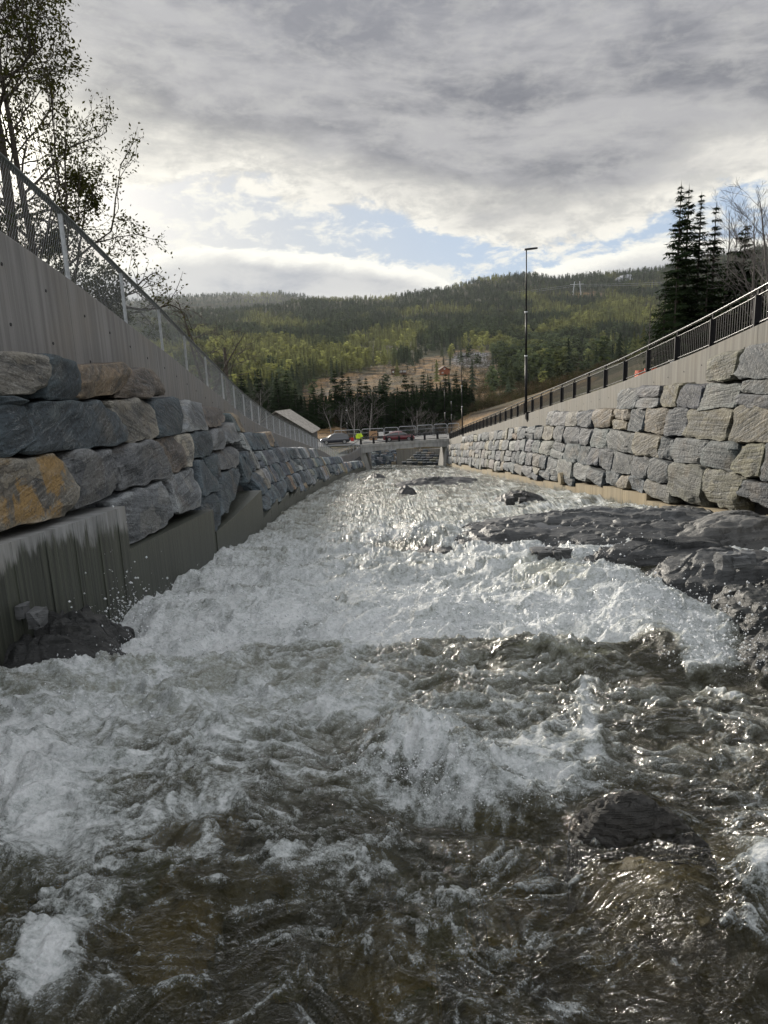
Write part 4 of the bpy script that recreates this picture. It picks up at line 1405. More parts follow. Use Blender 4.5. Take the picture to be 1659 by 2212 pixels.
def build_walls():
    # ---------------- left
    L = thing('stone_wall', 'long dark blue-grey boulder wall on the left of the river below the mesh fence', 'wall', (0, 0, 0))
    pal_hero = {'tan': (.19, .18, .16), 'dk': (.052, .068, .080), 'brn': (.175, .135, .095), 'brd': (.115, .097, .084), 'bl': (.066, .083, .096), 'och': (.19, .178, .155), 'gr': (.125, .13, .138), 'wht': (.185, .197, .21), 'lt': (.25, .235, .205)}
    hero = [
        ('tan', -60, 92, 250, 95, 258, 318, -60, 342), ('dk', 236, 100, 440, 168, 470, 372, 246, 362), ('brn', 452, 168, 738, 150, 788, 292, 466, 376), ('brd', 752, 188, 888, 182, 974, 338, 715, 362),
        ('dk', -60, 350, 122, 345, 132, 400, -60, 420), ('dk', -60, 408, 152, 402, 198, 625, -60, 736), ('bl', 176, 388, 632, 382, 752, 632, 168, 695), ('tan', 642, 382, 872, 368, 926, 592, 750, 634),
        ('dk', 884, 370, 1088, 364, 1102, 572, 932, 592), ('wht', 1098, 378, 1192, 398, 1232, 546, 1106, 562), ('brd', 1198, 404, 1328, 422, 1312, 514, 1240, 544),
        ('och', -60, 748, 372, 702, 442, 1040, -60, 1156), ('gr', 386, 694, 642, 680, 706, 892, 470, 1036), ('gr', 648, 672, 926, 610, 1002, 822, 706, 918), ('brd', 928, 612, 1048, 592, 1096, 782, 1006, 808), ('lt', 1046, 588, 1122, 576, 1142, 752, 1100, 778),
        ('dk', 1120, 570, 1258, 560, 1252, 702, 1150, 728), ('gr', 1252, 552, 1332, 532, 1338, 655, 1260, 684), ('wht', 1332, 526, 1402, 504, 1446, 602, 1340, 640),
        ('wht', 640, 962, 972, 850, 1046, 1078, 716, 1260), ('wht', 984, 832, 1162, 780, 1182, 1012, 1048, 1064), ('bl', 1162, 742, 1222, 726, 1284, 905, 1190, 955), ('dk', 1222, 712, 1297, 692, 1302, 852, 1284, 890),
        ('gr', 1296, 668, 1392, 650, 1418, 762, 1300, 795), ('dk', 1196, 962, 1284, 915, 1302, 1112, 1240, 1184), ('bl', 1292, 812, 1412, 770, 1408, 905, 1302, 1092)]
    # widen/shift the near stones a little so that the joints stay tight
    st = []
    r = np.random.default_rng(5)
    for i, h in enumerate(hero):
        q = []
        for k in range(4):
            zx, zy = h[1 + 2 * k], h[2 + 2 * k]
            q.append(hit(zx * .3603, 730 + zy * .3603, face_L, 3.5, 60, -1))
        cx = np.mean([a[0] for a in q]); cz = np.mean([a[1] for a in q])
        q = [(cx + (a - cx) * 1.035, cz + (b - cz) * 1.035) for a, b in q]
        st.append(dict(quad=q, col=np.array(pal_hero[h[0]]) * r.uniform(.92, 1.08), of=r.random(), depth=r.uniform(.72, .95), seed=900 + i, size=pic_size(q, face_L), rough=1.0))
        if h[0] == 'och': st[-1]['och'] = 1.0; st[-1]['label'] = 'large stone with ochre yellow patches'
    ymax = max(a[0] for s in st for a in s['quad'])
    print('hero ymax', ymax, [tuple(round(v, 2) for v in st[i]['quad'][1]) for i in (3, 10, 18, 23, 25)])

    def pic(zx, zy):
        return hit(zx * .3603, 730 + zy * .3603, face_L, 3.5, 60, -1)
    # feet traced near, stepped farther on
    a = pic(-60, 1168); b = pic(652, 1012); c = pic(722, 1268); d = pic(1215, 1028); e = pic(1290, 1130); f = pic(1500, 915)
    print('feet', a, b, c, d, e, f)
    foot_block([(3.0, a[1] + .1), (b[0], b[1])], face_L, -1, L, M_FOOT, .10, .012)
    foot_block([(b[0] + .01, c[1]), (d[0], d[1])], face_L, -1, L, M_FOOT, .07)
    foot_block([(d[0] + .01, e[1]), (f[0], f[1])], face_L, -1, L, M_FOOT, .09)
    steps = []
    y = f[0] + .02
    while y < 97:
        w = r.uniform(1.5, 2.4)
        steps.append((y, y + w, riv(y + w / 2) + r.uniform(.40, .68) * (1.0 if y < 60 else .8)))
        y += w
    for (p, q, zt) in steps:
        foot_block([(p + .01, zt + .03), (q - .01, zt - .03)], face_L, -1, L, M_FOOT, .05)

    def footL(Y):
        for p, q, zt in steps:
            if p <= Y <= q: return zt
        return e[1] if Y < f[0] else riv(Y) + .7
    slope = [(-30, -.05), (17, -.06), (30, -.10), (45, -.124), (100, -.13)]
    ys = np.arange(-30, 110, .5)
    zl = np.cumsum(np.interp(ys, [s[0] for s in slope], [s[1] for s in slope])) * .5
    anchor = np.interp(17.0, ys, zl)
    z_ref = st[18]['quad'][0][1]
    lineL = lambda Y: np.interp(Y, ys, zl) - anchor + z_ref
    lim = lambda z: np.interp(z, [-6, -2.6, -1.9, -1.2], [18.8, 18.4, 17.2, 17.2])
    far = rows(face_L, ZTL, footL, lineL, 15.6, 97.5, .70, (.9, 2.0), PAL_L, 21, .45, skip=lambda Y, z: Y < 24 and any(min(a[0] for a in s['quad']) - .25 < Y < max(a[0] for a in s['quad']) + .1 and min(a[1] for a in s['quad']) - .1 < z < max(a[1] for a in s['quad']) + .1 for s in st))
    far = [s for s in far if np.mean([q[0] for q in s['quad']]) > 16.2]
    # a few courses nearer than the picture, so that the wall goes on beyond the frame
    near = rows(face_L, ZTL, lambda Y: riv(Y) + 1.6, lambda Y: -.05 * (Y - 8) + .45, 0.5, 7.2, .8, (1.0, 1.8), PAL_L, 22, .9)
    add_stones(L, st + far + near, face_L, -1, 300)
    wall_core('core', face_L, lambda y: XTL(y) + .05, lambda y: float(ZTL(y)) - np.interp(y, [8, 20, 30], [1.95, 1.5, 1.15]), -1, 0, 100, L)

    # ---------------- right
    R = thing('stone_wall', 'sunlit grey and tan boulder wall on the right of the river below the black railing', 'wall', (0, 0, 0))
    r = np.random.default_rng(6)
    steps = []
    y = 5.0
    while y < 97:
        w = r.uniform(2.2, 4.2)
        hgt = r.uniform(.28, .6)
        steps.append((y, y + w, riv(y + w / 2) + hgt))
        y += w
    for (p, q, zt) in steps:
        foot_block([(p + .01, zt + .12 * (q - p) * .5), (q - .01, zt - .12 * (q - p) * .5)], face_R, 1, R, M_FOOT_R, .05)

    def footR(Y):
        for p, q, zt in steps:
            if p <= Y <= q: return zt - .12 * (Y - (p + q) / 2)
        return riv(Y) + .4
    slope = [(-30, -.04), (20, -.055), (34, -.07), (50, -.115), (100, -.125)]
    zl = np.cumsum(np.interp(ys, [s[0] for s in slope], [s[1] for s in slope])) * .5
    z0 = hit(1640, 813, face_R, 5, 98, 1)
    anchor = np.interp(z0[0], ys, zl)
    lineR = lambda Y: np.interp(Y, ys, zl) - anchor + z0[1] + .78
    sr = rows(face_R, ZTR, footR, lineR, 8.0, 99.5, .80, (1.3, 3.0), PAL_R, 31, .28)
    add_stones(R, sr, face_R, 1, 300)
    wall_core('core', face_R, lambda y: XTR(y) + .05, lambda y: float(ZTR(y)) - .75, 1, 4, 100.5, R)
    MB().tube([(float(face_R(np.array(33.2), np.array(-5.6))) - .25, 33.2, -5.75), (9.6, 33.2, -5.7)], .3, 14).build('drain_pipe', M_FOOT_R, R)


build_walls()


# ================================================================== concrete parapet walls
def parapet(label, xfn, zfn, y0, y1, mat, thick, low, panel, jx, side):
    t = thing('concrete_wall', label, 'wall', (0, 0, 0))
    y = y0
    holes = MB()
    while y < y1 - .05:
        e = min(y + panel, y1)
        ys = np.linspace(y + .008, e - .008, max(3, int((e - y) / .6)))
        V = []
        for q in ys:
            x = float(xfn(q)); zt = float(zfn(q)); zb = zt - low
            V += [(x - side * thick / 2, q, zb), (x - side * thick / 2, q, zt - .015), (x - side * (thick / 2 - .015), q, zt), (x + side * thick / 2, q, zt), (x + side * thick / 2, q, zb)]
        Fq = grid_faces(5, len(ys))
        n = len(V)
        me = mesh_np('panel', np.array(V), [Fq if side < 0 else Fq[:, ::-1], np.array([[0, 1, 2, 3], [n - 5, n - 2, n - 3, n - 4]]), np.array([[0, 3, 4], [n - 5, n - 1, n - 2]])], mat)
        link('panel', me, t)
        for q in np.arange(y + .6, e - .3, 1.2):
            x = float(xfn(q)) - side * (thick / 2 + .003); zt = float(zfn(q))
            for dz in (.42, 1.15):
                if dz < low - .3 and q < 45:
                    holes.disc((x, q, zt - dz - .05 * (q * 1.7 % 1)), .022, .012, 'X', 8)
        y = e
    holes.build('tie_holes', M_DARK, t, kind='stuff')
    return t


parapet('board-marked concrete wall behind the left boulders carrying the mesh fence', XTL, ZTL, -4.0, 100.6, M_CONC, .36, 2.6, 5.0, 0, -1)
parapet('pale concrete wall strip above the right boulders under the black railing', XTR, ZTR, 6.0, 100.6, M_CONC_R, .40, 2.0, 6.0, 0, 1)


# ================================================================== mesh fence on the left
def mesh_fence():
    t = thing('mesh_fence', 'galvanised mesh fence with sloping top rail along the left concrete wall', 'fence', (0, 0, 0))
    H = 1.15
    py = [3.6, 6.2, 8.9, 11.59, 14.55, 17.36, 20.12, 23.19, 26.5, 29.2, 31.9, 34.4, 36.9, 39.4, 42.0, 44.6, 47.2, 49.86, 52.4, 54.9, 57.4, 60, 62.57, 65.1, 67.6, 70.2, 72.7, 75.2, 77.7, 80.2, 82.7, 85.2, 87.7, 90.2, 92.2, 93.8, 95.2, 96.4, 97.5, 98.5, 99.5, 100.4]
    for y in py:
        x = float(XTL(y)); z = float(ZTL(y))
        m = MB().box((x, y, z + H / 2 - .06), (.05, .06, H + .1)).box((x, y, z + .008), (.16, .16, .014))
        m.build('post', M_GALV, t)
    ys = np.concatenate([np.arange(2.0, 90, .9), np.arange(90, 100.7, .35)])
    MB().tube([(float(XTL(y)), y, float(ZTL(y)) + H) for y in ys], .048, 8).build('top_rail', M_RAILG, t, True)
    MB().tube([(float(XTL(y)) + .03, y, float(ZTL(y)) + .07) for y in ys], .006, 4).build('bottom_wire', M_GALV, t)
    # diamond wire mesh
    V = []; Fs = []
    # arc length table
    yy = np.arange(2.0, 100.6, .1)
    X = XTL(yy); s = np.concatenate([[0], np.cumsum(np.hypot(np.diff(X), .1))])
    S = s[-1]
    pitch = .066
    n = 0
    segs = []
    for sg in (-1, 1):
        for s0 in np.arange(-.6, S + .6, pitch):
            p = []
            for u in (0, .5, 1):
                q = s0 + sg * (u - .5) * .62
                q = min(max(q, 0), S)
                y = np.interp(q, s, yy); p.append(np.array([float(np.interp(y, yy, X)) + .035, y, 0.06 + u * (H - .08)]))
            segs.append(p)
    A = np.array(segs)                              # (n,3,3)
    A[:, :, 2] += ZTL(A[:, :, 1])
    r0 = .0011
    S2 = [(a[i], a[i + 1], r0, r0) for a in A for i in (0, 1)]
    V, Fq = segs_tube(S2, 3)
    link('wire_mesh', mesh_np('wire_mesh', V, Fq, M_GALV), t, kind='stuff')


mesh_fence()


# ================================================================== black railing
def baluster_railing(label, pts_fn, length_pts, post_every, height, limit, inward, tk=1.0):
    """pts_fn(s) -> (x,y,z) on top of the wall, s in metres"""
    t = thing('railing', label, 'railing', (0, 0, 0))
    S = length_pts
    post_m = MB().box((0, 0, .42), (.15 * tk, .045 * tk, .84)).box((0, 0, .92), (.05 * tk, .03 * tk, .18)).box((0, 0, .008), (.14, .2, .016)).mesh('post', M_BLACK)
    bal = MB().box((0, 0, .46), (.014, .022, .70)).mesh('baluster', M_BLACK)
    ps = np.arange(0, S + .01, post_every)
    for s in ps:
        x, y, z, a = pts_fn(s)
        o = link('post', post_m, t, (x, y, z)); o.rotation_euler = (0, 0, a)
    g = np.arange(0, S + .01, .8)
    P = [pts_fn(s) for s in g]
    MB().tube([(p[0], p[1], p[2] + height) for p in P], .034 * tk, 10).build('handrail', M_RAIL, t, True)
    MB().tube([(p[0], p[1], p[2] + .83) for p in P], .022 * tk, 8).build('upper_rail', M_RAIL, t, True)
    MB().tube([(p[0], p[1], p[2] + .12) for p in P], .022 * tk, 8).build('lower_rail', M_RAIL, t, True)
    k = 0
    rest = MB()
    for s in np.arange(.13, S, .13):
        if np.min(np.abs(ps - s)) < .09: continue
        x, y, z, a = pts_fn(s)
        if k < limit:
            o = link('baluster', bal, t, (x, y, z)); o.rotation_euler = (0, 0, a)
        else:
            rest.box((x, y, z + .46), (.014, .022, .70), a)
        k += 1
    if rest.n: rest.build('far_balusters', M_BLACK, t, kind='stuff')
    return t


def rail_r(s):
    y = 6.4 + s
    return float(XTR(y)) - .02, y, float(ZTR(y)), 0.0


baluster_railing('black steel railing climbing along the top of the right river wall', rail_r, 94.2, 2.4, 1.0, 300, 1, 1.2)


# ================================================================== bridge and road
def bridge():
    t = thing('bridge', 'low concrete road bridge over the river at the foot of the rapids', 'bridge', (0, 0, 0))
    xl, xr = -3.1, 10.6
    n = 15
    xs = np.linspace(xl, xr, n)
    V = []; yf, yb = YB0, YB1
    for x in xs:
        u = (x - xl) / (xr - xl)
        zt = float(road_z(x)) + .02
        zb = zt - 1.02 - .28 * (2 * u - 1) ** 4 + .25 * (1 - (2 * u - 1) ** 2) * .6
        V += [(x, yf, zb), (x, yf, zt), (x, yb, zt), (x, yb, zb)]
    V = np.array(V)
    i = np.arange(n * 4).reshape(n, 4)
    Fq = np.concatenate([np.stack([i[:-1, k], i[1:, k], i[1:, (k + 1) % 4], i[:-1, (k + 1) % 4]], -1) for k in range(4)])
    link('deck', mesh_np('deck', V, [Fq, np.array([[0, 1, 2, 3], [n * 4 - 1, n * 4 - 2, n * 4 - 3, n * 4 - 4]])], M_CONC_B), t)
    m = MB()
    for k in range(n - 1):
        x0, x1 = xs[k], xs[k + 1]
        z0, z1 = float(road_z(x0)) + .02, float(road_z(x1)) + .02
        m.hexa([(x0, yf - .06, z0 - .28), (x1, yf - .06, z1 - .28), (x1, yf + .4, z1 - .28), (x0, yf + .4, z0 - .28)], [(x0, yf - .06, z0 + .14), (x1, yf - .06, z1 + .14), (x1, yf + .4, z1 + .14), (x0, yf + .4, z0 + .14)])
    m.build('edge_beam', M_CONC_B, t)
    # abutments: leaning piers
    for (xa, xb, w) in ((-2.4, -1.6, 1.5), (9.6, 9.0, -1.0)):
        zt = float(road_z(xa)) - 1.1; zb = riv(YB0) - .8
        MB().hexa([(xb - w, yf + .25, zb), (xb, yf + .25, zb), (xb, yb - .2, zb), (xb - w, yb - .2, zb)], [(xa - w, yf + .25, zt), (xa, yf + .25, zt), (xa, yb - .2, zt), (xa - w, yb - .2, zt)]).build('abutment', M_CONC_B, t)
    mr, nb = new_mat('asphalt')
    nz = nb.noise(nb.pos(), 3, 6, .65)
    nb.out(nb.pbsdf(Base_Color=nb.mix(nz, (.10, .10, .10), (.20, .20, .195)), Roughness=.85))
    xs = np.concatenate([np.linspace(-90, xl, 40), np.linspace(xl + .1, xr, 12), np.linspace(xr + .3, 90, 40)])
    V = []
    for x in xs:
        z = float(road_z(x)) + .03
        V += [(x, yf + .42, z), (x, (yf + yb) / 2, z + .05), (x, yb - .3, z)]
    link('road', mesh_np('road', np.array(V), grid_faces(3, len(xs))[:, ::-1], mr), kind='structure')
    m = MB()
    for s in (0,):
        pass

    def rb(s):
        x = xl + .1 + s
        return x, yf + .12, float(road_z(x)) + .14, 0.0
    baluster_railing('black railing along the near edge of the bridge in front of the red car', rb, 13.4, 1.9, 1.0, 300, 1, 2.1)


bridge()


# ================================================================== street lamps
def lamp(x, y, z, h, label, arm=(1, 0), bracket=False, first=[None]):
    t = thing('street_lamp', label, 'street lamp', (x, y, z), group='black street lamps')
    k = h / 10.3
    MB().tube([(0, 0, 0), (0, 0, h * .36)], .085 * k, 10).build('lower_pole', M_BLACK, t, True)
    MB().tube([(0, 0, h * .36), (0, 0, h * .63)], .066 * k, 10).build('middle_pole', M_BLACK, t, True)
    MB().tube([(0, 0, h * .63), (0, 0, h)], [.05 * k, .036 * k], 10).build('upper_pole', M_BLACK, t, True)
    for f in (.36, .63):
        MB().tube([(0, 0, h * f - .05), (0, 0, h * f + .06)], .10 * k, 10).build('collar', M_GALV, t, True)
    c = MB()
    n = 8
    for i in range(n):
        u0, u1 = i / n, (i + 1) / n
        w = lambda u: .04 + .12 * sin(pi * min(1, .15 + u * .8))
        z0 = lambda u: h + .06 + .06 * u
        c.hexa([(-.12 + u0 * .82, -w(u0), z0(u0) - .05), (-.12 + u1 * .82, -w(u1), z0(u1) - .05), (-.12 + u1 * .82, w(u1), z0(u1) - .05), (-.12 + u0 * .82, w(u0), z0(u0) - .05)],
               [(-.12 + u0 * .82, -w(u0) * .8, z0(u0) + .05), (-.12 + u1 * .82, -w(u1) * .8, z0(u1) + .05), (-.12 + u1 * .82, w(u1) * .8, z0(u1) + .05), (-.12 + u0 * .82, w(u0) * .8, z0(u0) + .05)])
    c.build('lamp_head', M_BLACK, t)
    if bracket:
        MB().tube([(0, 0, .1), (.01, -.02, -.25), (.10, 0, -.55), (.32, .0, -.72)], .055, 8).build('cable_pipe', M_BLACK, t, True)
        MB().box((.12, 0, -.18), (.28, .36, .5)).build('bracket', M_BLACK, t)
    t.rotation_euler = (0, 0, atan2(arm[1], arm[0]))
    return t


P = at(1150, 888, 45.5)
lamp(float(XTR(45.5)) - .30, 45.5, float(ZTR(45.5)) + .05, 10.2, 'tall black street lamp standing on the right river wall', (1, 0), True)
lamp(float(XTR(82)) - .30, 82, float(ZTR(82)) + .05, 9.0, 'second black street lamp, farther down the right wall near the bridge', (1, 0), True)
for (xt, yt, Y, lab) in ((974, 829, 112, 'thin black lamp in front of the spruces just behind the right bridge end'), (960, 841, 128, 'farthest thin lamp in front of the spruces behind the bridge'), (746, 848, 109.5, 'black lamp behind the dark car on the left of the bridge')):
    p = at(xt, yt, Y)
    zb = float(road_z(p.x)) if Y < 114 else gz(p.x, Y)
    lamp(p.x, Y, zb, p.z - zb, lab, (-1, 0))


# ================================================================== cars
def car_body_mat(name, col):
    m, nb = new_mat(name)
    nb.out(nb.pbsdf(Base_Color=col, Roughness=.28, Specular_IOR_Level=.6, Coat_Weight=.6, Coat_Roughness=.08))
    return m


M_GLASS = car_body_mat('car_glass', (.015, .018, .022))
M_TYRE = mat_simple('tyre', (.012, .012, .012), .8)
M_RIM = mat_simple('rim', (.45, .46, .47), .3, .8)
M_LIGHT = mat_simple('lamp_lens', (.7, .7, .68), .2)
M_TAIL = mat_simple('tail_lens', (.25, .01, .01), .25)


def car(name, label, loc, rz, body, prof, L, W):
    """prof: list of (x, z_sill, z_belt, z_top); nose towards +x"""
    t = thing(name, label, 'car', loc, rz)
    n = len(prof)
    V = []
    for i, (x, zs, zb, zt) in enumerate(prof):
        e = min(1, .55 + 1.6 * min(i, n - 1 - i) / n)
        w = W / 2 * min(1, .80 + .22 * min(i, n - 1 - i) / 2)
        V += [(x, -w * .92, zs), (x, -w, zs + (zb - zs) * .45), (x, -w * .95, zb), (x, 0, zb + .03), (x, w * .95, zb), (x, w, zs + (zb - zs) * .45), (x, w * .92, zs)]
    V = np.array(V)
    Fq = grid_faces(7, n)
    i = np.arange(n * 7).reshape(n, 7)
    bot = np.stack([i[:-1, 6], i[:-1, 0], i[1:, 0], i[1:, 6]], -1)
    capf = [np.array([[0, 1, 5, 6], [1, 2, 4, 5]]), np.array([[(n - 1) * 7 + k for k in q] for q in ((6, 5, 1, 0), (5, 4, 2, 1))])]
    bd = link('body', mesh_np('body', V, [Fq, bot] + capf, body, True), t)
    # greenhouse
    g = [(x, zb, zt) for (x, zs, zb, zt) in prof if zt > zb + .02]
    x0 = prof[[p[3] > p[2] + .02 for p in prof].index(True) - 1]; x1 = prof[len(prof) - [p[3] > p[2] + .02 for p in prof][::-1].index(True)]
    G = [(x0[0], x0[2], x0[2] + .005)] + g + [(x1[0], x1[2], x1[2] + .005)]
    VG = []
    for (x, zb, zt) in G:
        h = zt - zb
        w = W / 2 * .93; wt = W / 2 * (.93 - .26 * min(1, h / .5))
        VG += [(x, -w, zb - .01), (x, -wt, zb + h * .9), (x, -wt * .85, zt), (x, wt * .85, zt), (x, wt, zb + h * .9), (x, w, zb - .01)]
    VG = np.array(VG)
    FG = grid_faces(6, len(G))
    link('windows', mesh_np('windows', VG, FG, M_GLASS, False), t)
    # roof panel and pillars, 6 mm proud
    ri = [k for k, q in enumerate(G) if q[2] - q[1] > .26]
    m = MB()
    for a, b in zip(ri[:-1], ri[1:]):
        A = VG[a * 6:a * 6 + 6]; B = VG[b * 6:b * 6 + 6]
        up = np.array([0, 0, .012])
        m.hexa([A[1], B[1], B[4], A[4]], [A[2] * [1, 1.1, 1] + up, B[2] * [1, 1.1, 1] + up, B[3] * [1, 1.1, 1] + up, A[3] * [1, 1.1, 1] + up])
    m.build('roof', body, t)
    m = MB()
    mid = len(G) // 2
    for k in (1, mid, len(G) - 2):
        A = VG[k * 6:k * 6 + 6]
        for s, (lo, hi) in ((-1, (0, 1)), (1, (5, 4))):
            a, b = A[lo], A[hi]
            o = np.array([0, s * .012, 0]); d = np.array([.045, 0, 0])
            m.hexa([a - d - o, a + d - o, a + d + o, a - d + o], [b - d - o, b + d - o, b + d + o, b - d + o])
    m.build('pillars', body, t)
    for x in (L * .30, -L * .30):
        for s in (-1, 1):
            w = MB().tube([(x, s * (W / 2 - .20), .33), (x, s * (W / 2 + .01), .33)], .33, 16).build('wheel', M_TYRE, t)
            MB().tube([(x, s * (W / 2 - .02), .33), (x, s * (W / 2 + .022), .33)], [.23, .21], 12).build('rim', M_RIM, w)
    for s in (-1, 1):
        MB().box((L / 2 - .16, s * W * .36, prof[-1][2] - .04), (.22, .34, .12)).build('headlight', M_LIGHT, t)
        MB().box((-L / 2 + .08, s * W * .36, prof[0][2] - .06), (.14, .36, .13)).build('tail_light', M_TAIL, t)
        MB().box((G[-2][0] - .12, s * (W / 2 + .07), prof[-4][2] + .05), (.14, .18, .13)).build('mirror', body, t)
    return t


# low red liftback seen from its right side, nose to the right of the picture
P = at(862, 955, 103.6)
car('red_car', 'dark red low fastback car crossing the bridge with a bright roof', (P.x, 103.6, float(road_z(P.x)) + .05), 0, car_body_mat('red_paint', (.16, .012, .02)),
    [(-2.42, .38, .72, .72), (-2.3, .26, .86, .86), (-1.95, .22, .93, .96), (-1.3, .20, .93, 1.20), (-.6, .20, .92, 1.38), (0, .20, .91, 1.42), (.5, .20, .91, 1.33), (1.05, .20, .90, 1.06), (1.35, .20, .89, .89), (1.9, .22, .82, .82), (2.3, .26, .70, .70), (2.42, .34, .58, .58)], 4.9, 1.9)
P = at(724, 962, 104.5)
car('dark_car', 'dark blue-black estate car with pale bonnet behind the mesh fence left of the bridge', (P.x, 104.5, float(road_z(P.x)) + .05), pi + .15, car_body_mat('dark_paint', (.018, .022, .032)),
    [(-2.25, .40, .80, .80), (-2.15, .28, .95, .98), (-1.95, .22, .99, 1.30), (-1.3, .20, .98, 1.52), (-.5, .20, .97, 1.57), (.1, .20, .96, 1.54), (.6, .20, .95, 1.36), (1.05, .20, .95, 1.06), (1.3, .20, .94, .94), (1.85, .22, .88, .88), (2.15, .26, .76, .76), (2.25, .34, .62, .62)], 4.6, 1.85)


# ================================================================== things on the bridge road
def crowd_barrier(i, x, y, w, label):
    t = thing('fence_panel', label, 'barrier', (x, y, float(road_z(x)) + .03), rz=atan2(ZD_R - ZD_L, 13) * 0, group='grey tube fence panels along the far side of the bridge road')
    h = 1.75
    pts = [(-w / 2, 0, 0), (-w / 2, 0, h - .25), (-w / 2 + .06, 0, h - .08), (-w / 2 + .25, 0, h), (w / 2 - .25, 0, h), (w / 2 - .06, 0, h - .08), (w / 2, 0, h - .25), (w / 2, 0, 0)]
    MB().tube(pts, .042, 7).build('frame', M_GALV, t, True)
    MB().tube([(-w / 2, 0, .12), (w / 2, 0, .12)], .025, 6).build('bottom_tube', M_GALV, t)
    MB().tube([(-w / 2, 0, 1.15), (w / 2, 0, 1.15)], .02, 6).build('middle_tube', M_GALV, t)
    m = MB()
    for x_ in np.arange(-w / 2 + .12, w / 2 - .05, .12):
        m.tube([(x_, 0, .12), (x_, 0, h - .03)], .0045, 3, False)
    m.build('wires', M_GALV, t, kind='stuff')
    for s in (-1, 1):
        MB().box((s * (w / 2 - .02), 0, .06), (.18, .6, .12)).build('concrete_base', M_CONC_B, t)


k = 0
for (xa, xb) in ((722, 779), (781, 829), (830, 860), (861, 899), (901, 935), (937, 966), (967, 992)):
    Y = 107.6
    a = at(xa, 930, Y); b = at(xb, 930, Y)
    crowd_barrier(k, (a.x + b.x) / 2, Y, b.x - a.x - .06, 'grey tube fence panel, %s from the left on the far side of the bridge road' % ORD[k])
    k += 1


def board_thing(name, label, cat, xp, yp, Y, w, h, mat, post=True, tilt=0.0, th=.03):
    p = at(xp, yp, Y)
    zb = float(road_z(p.x)) + .05
    t = thing(name, label, cat, (p.x, Y, zb))
    t.rotation_euler = (0, tilt, 0)
    zc = p.z - zb
    MB().box((0, 0, zc), (w, th, h)).build('board', mat, t)
    if post:
        for s in (-1, 1):
            MB().box((s * w * .3, .035, max(.1, zc / 2)), (.035, .035, zc)).build('leg', M_GALV, t)
    return t, zc


M_FLUO = mat_simple('fluorescent_yellow', (.62, .85, .03), .5, 0, .06)
M_WHITEB = mat_simple('white_board', (.62, .63, .62), .6, 0, .08)
M_PLY = mat_simple('plywood', (.36, .22, .12), .8, 0, .2, 4)
M_ORANGE = mat_simple('orange_paint', (.62, .09, .02), .5, 0, .2)
M_REDP = mat_simple('red_sign', (.45, .03, .02), .5)
t, zc = board_thing('warning_sign', 'fluorescent yellow sign board on legs at the left end of the bridge', 'sign', 776, 942.0, 106.5, .84, .78, M_FLUO)
MB().box((-.34, -.02, .72), (.42, .03, .50)).build('lower_panel', M_FLUO, t)
MB().box((.40, -.02, .80), (.34, .03, .22)).build('lower_panel', M_FLUO, t)
m = MB()
for i in range(3):
    m.box((0.0, -.018, zc + .20 - .17 * i), (.50 - .1 * (i % 2), .006, .028))
m.build('text_lines', M_DARK, t)
t, zc = board_thing('red_sign', 'small red and orange sign left of the yellow sign board', 'sign', 761, 949, 106.7, .5, .55, M_REDP)
MB().box((-.42, .0, zc + .02), (.5, .03, .06)).build('pointer', M_ORANGE, t)
t, zc = board_thing('plywood_board', 'brown plywood board leaning by the bridge with a dark curved mark', 'board', 806, 942, 107.2, 1.25, 1.55, M_PLY, tilt=.03)
MB().tube([(-.5, -.03, zc - .15), (-.1, -.03, zc + .25), (.5, -.03, zc + .45)], .05, 6).build('dark_strap', M_DARK, t)
board_thing('notice_board', 'larger white notice on the fence panels left of the red car', 'notice', 823, 938, 107.45, .78, .72, M_WHITEB, False)
board_thing('notice_board', 'smaller white notice on the fence panels nearest the red car', 'notice', 844, 935.5, 107.45, .50, .60, M_WHITEB, False)


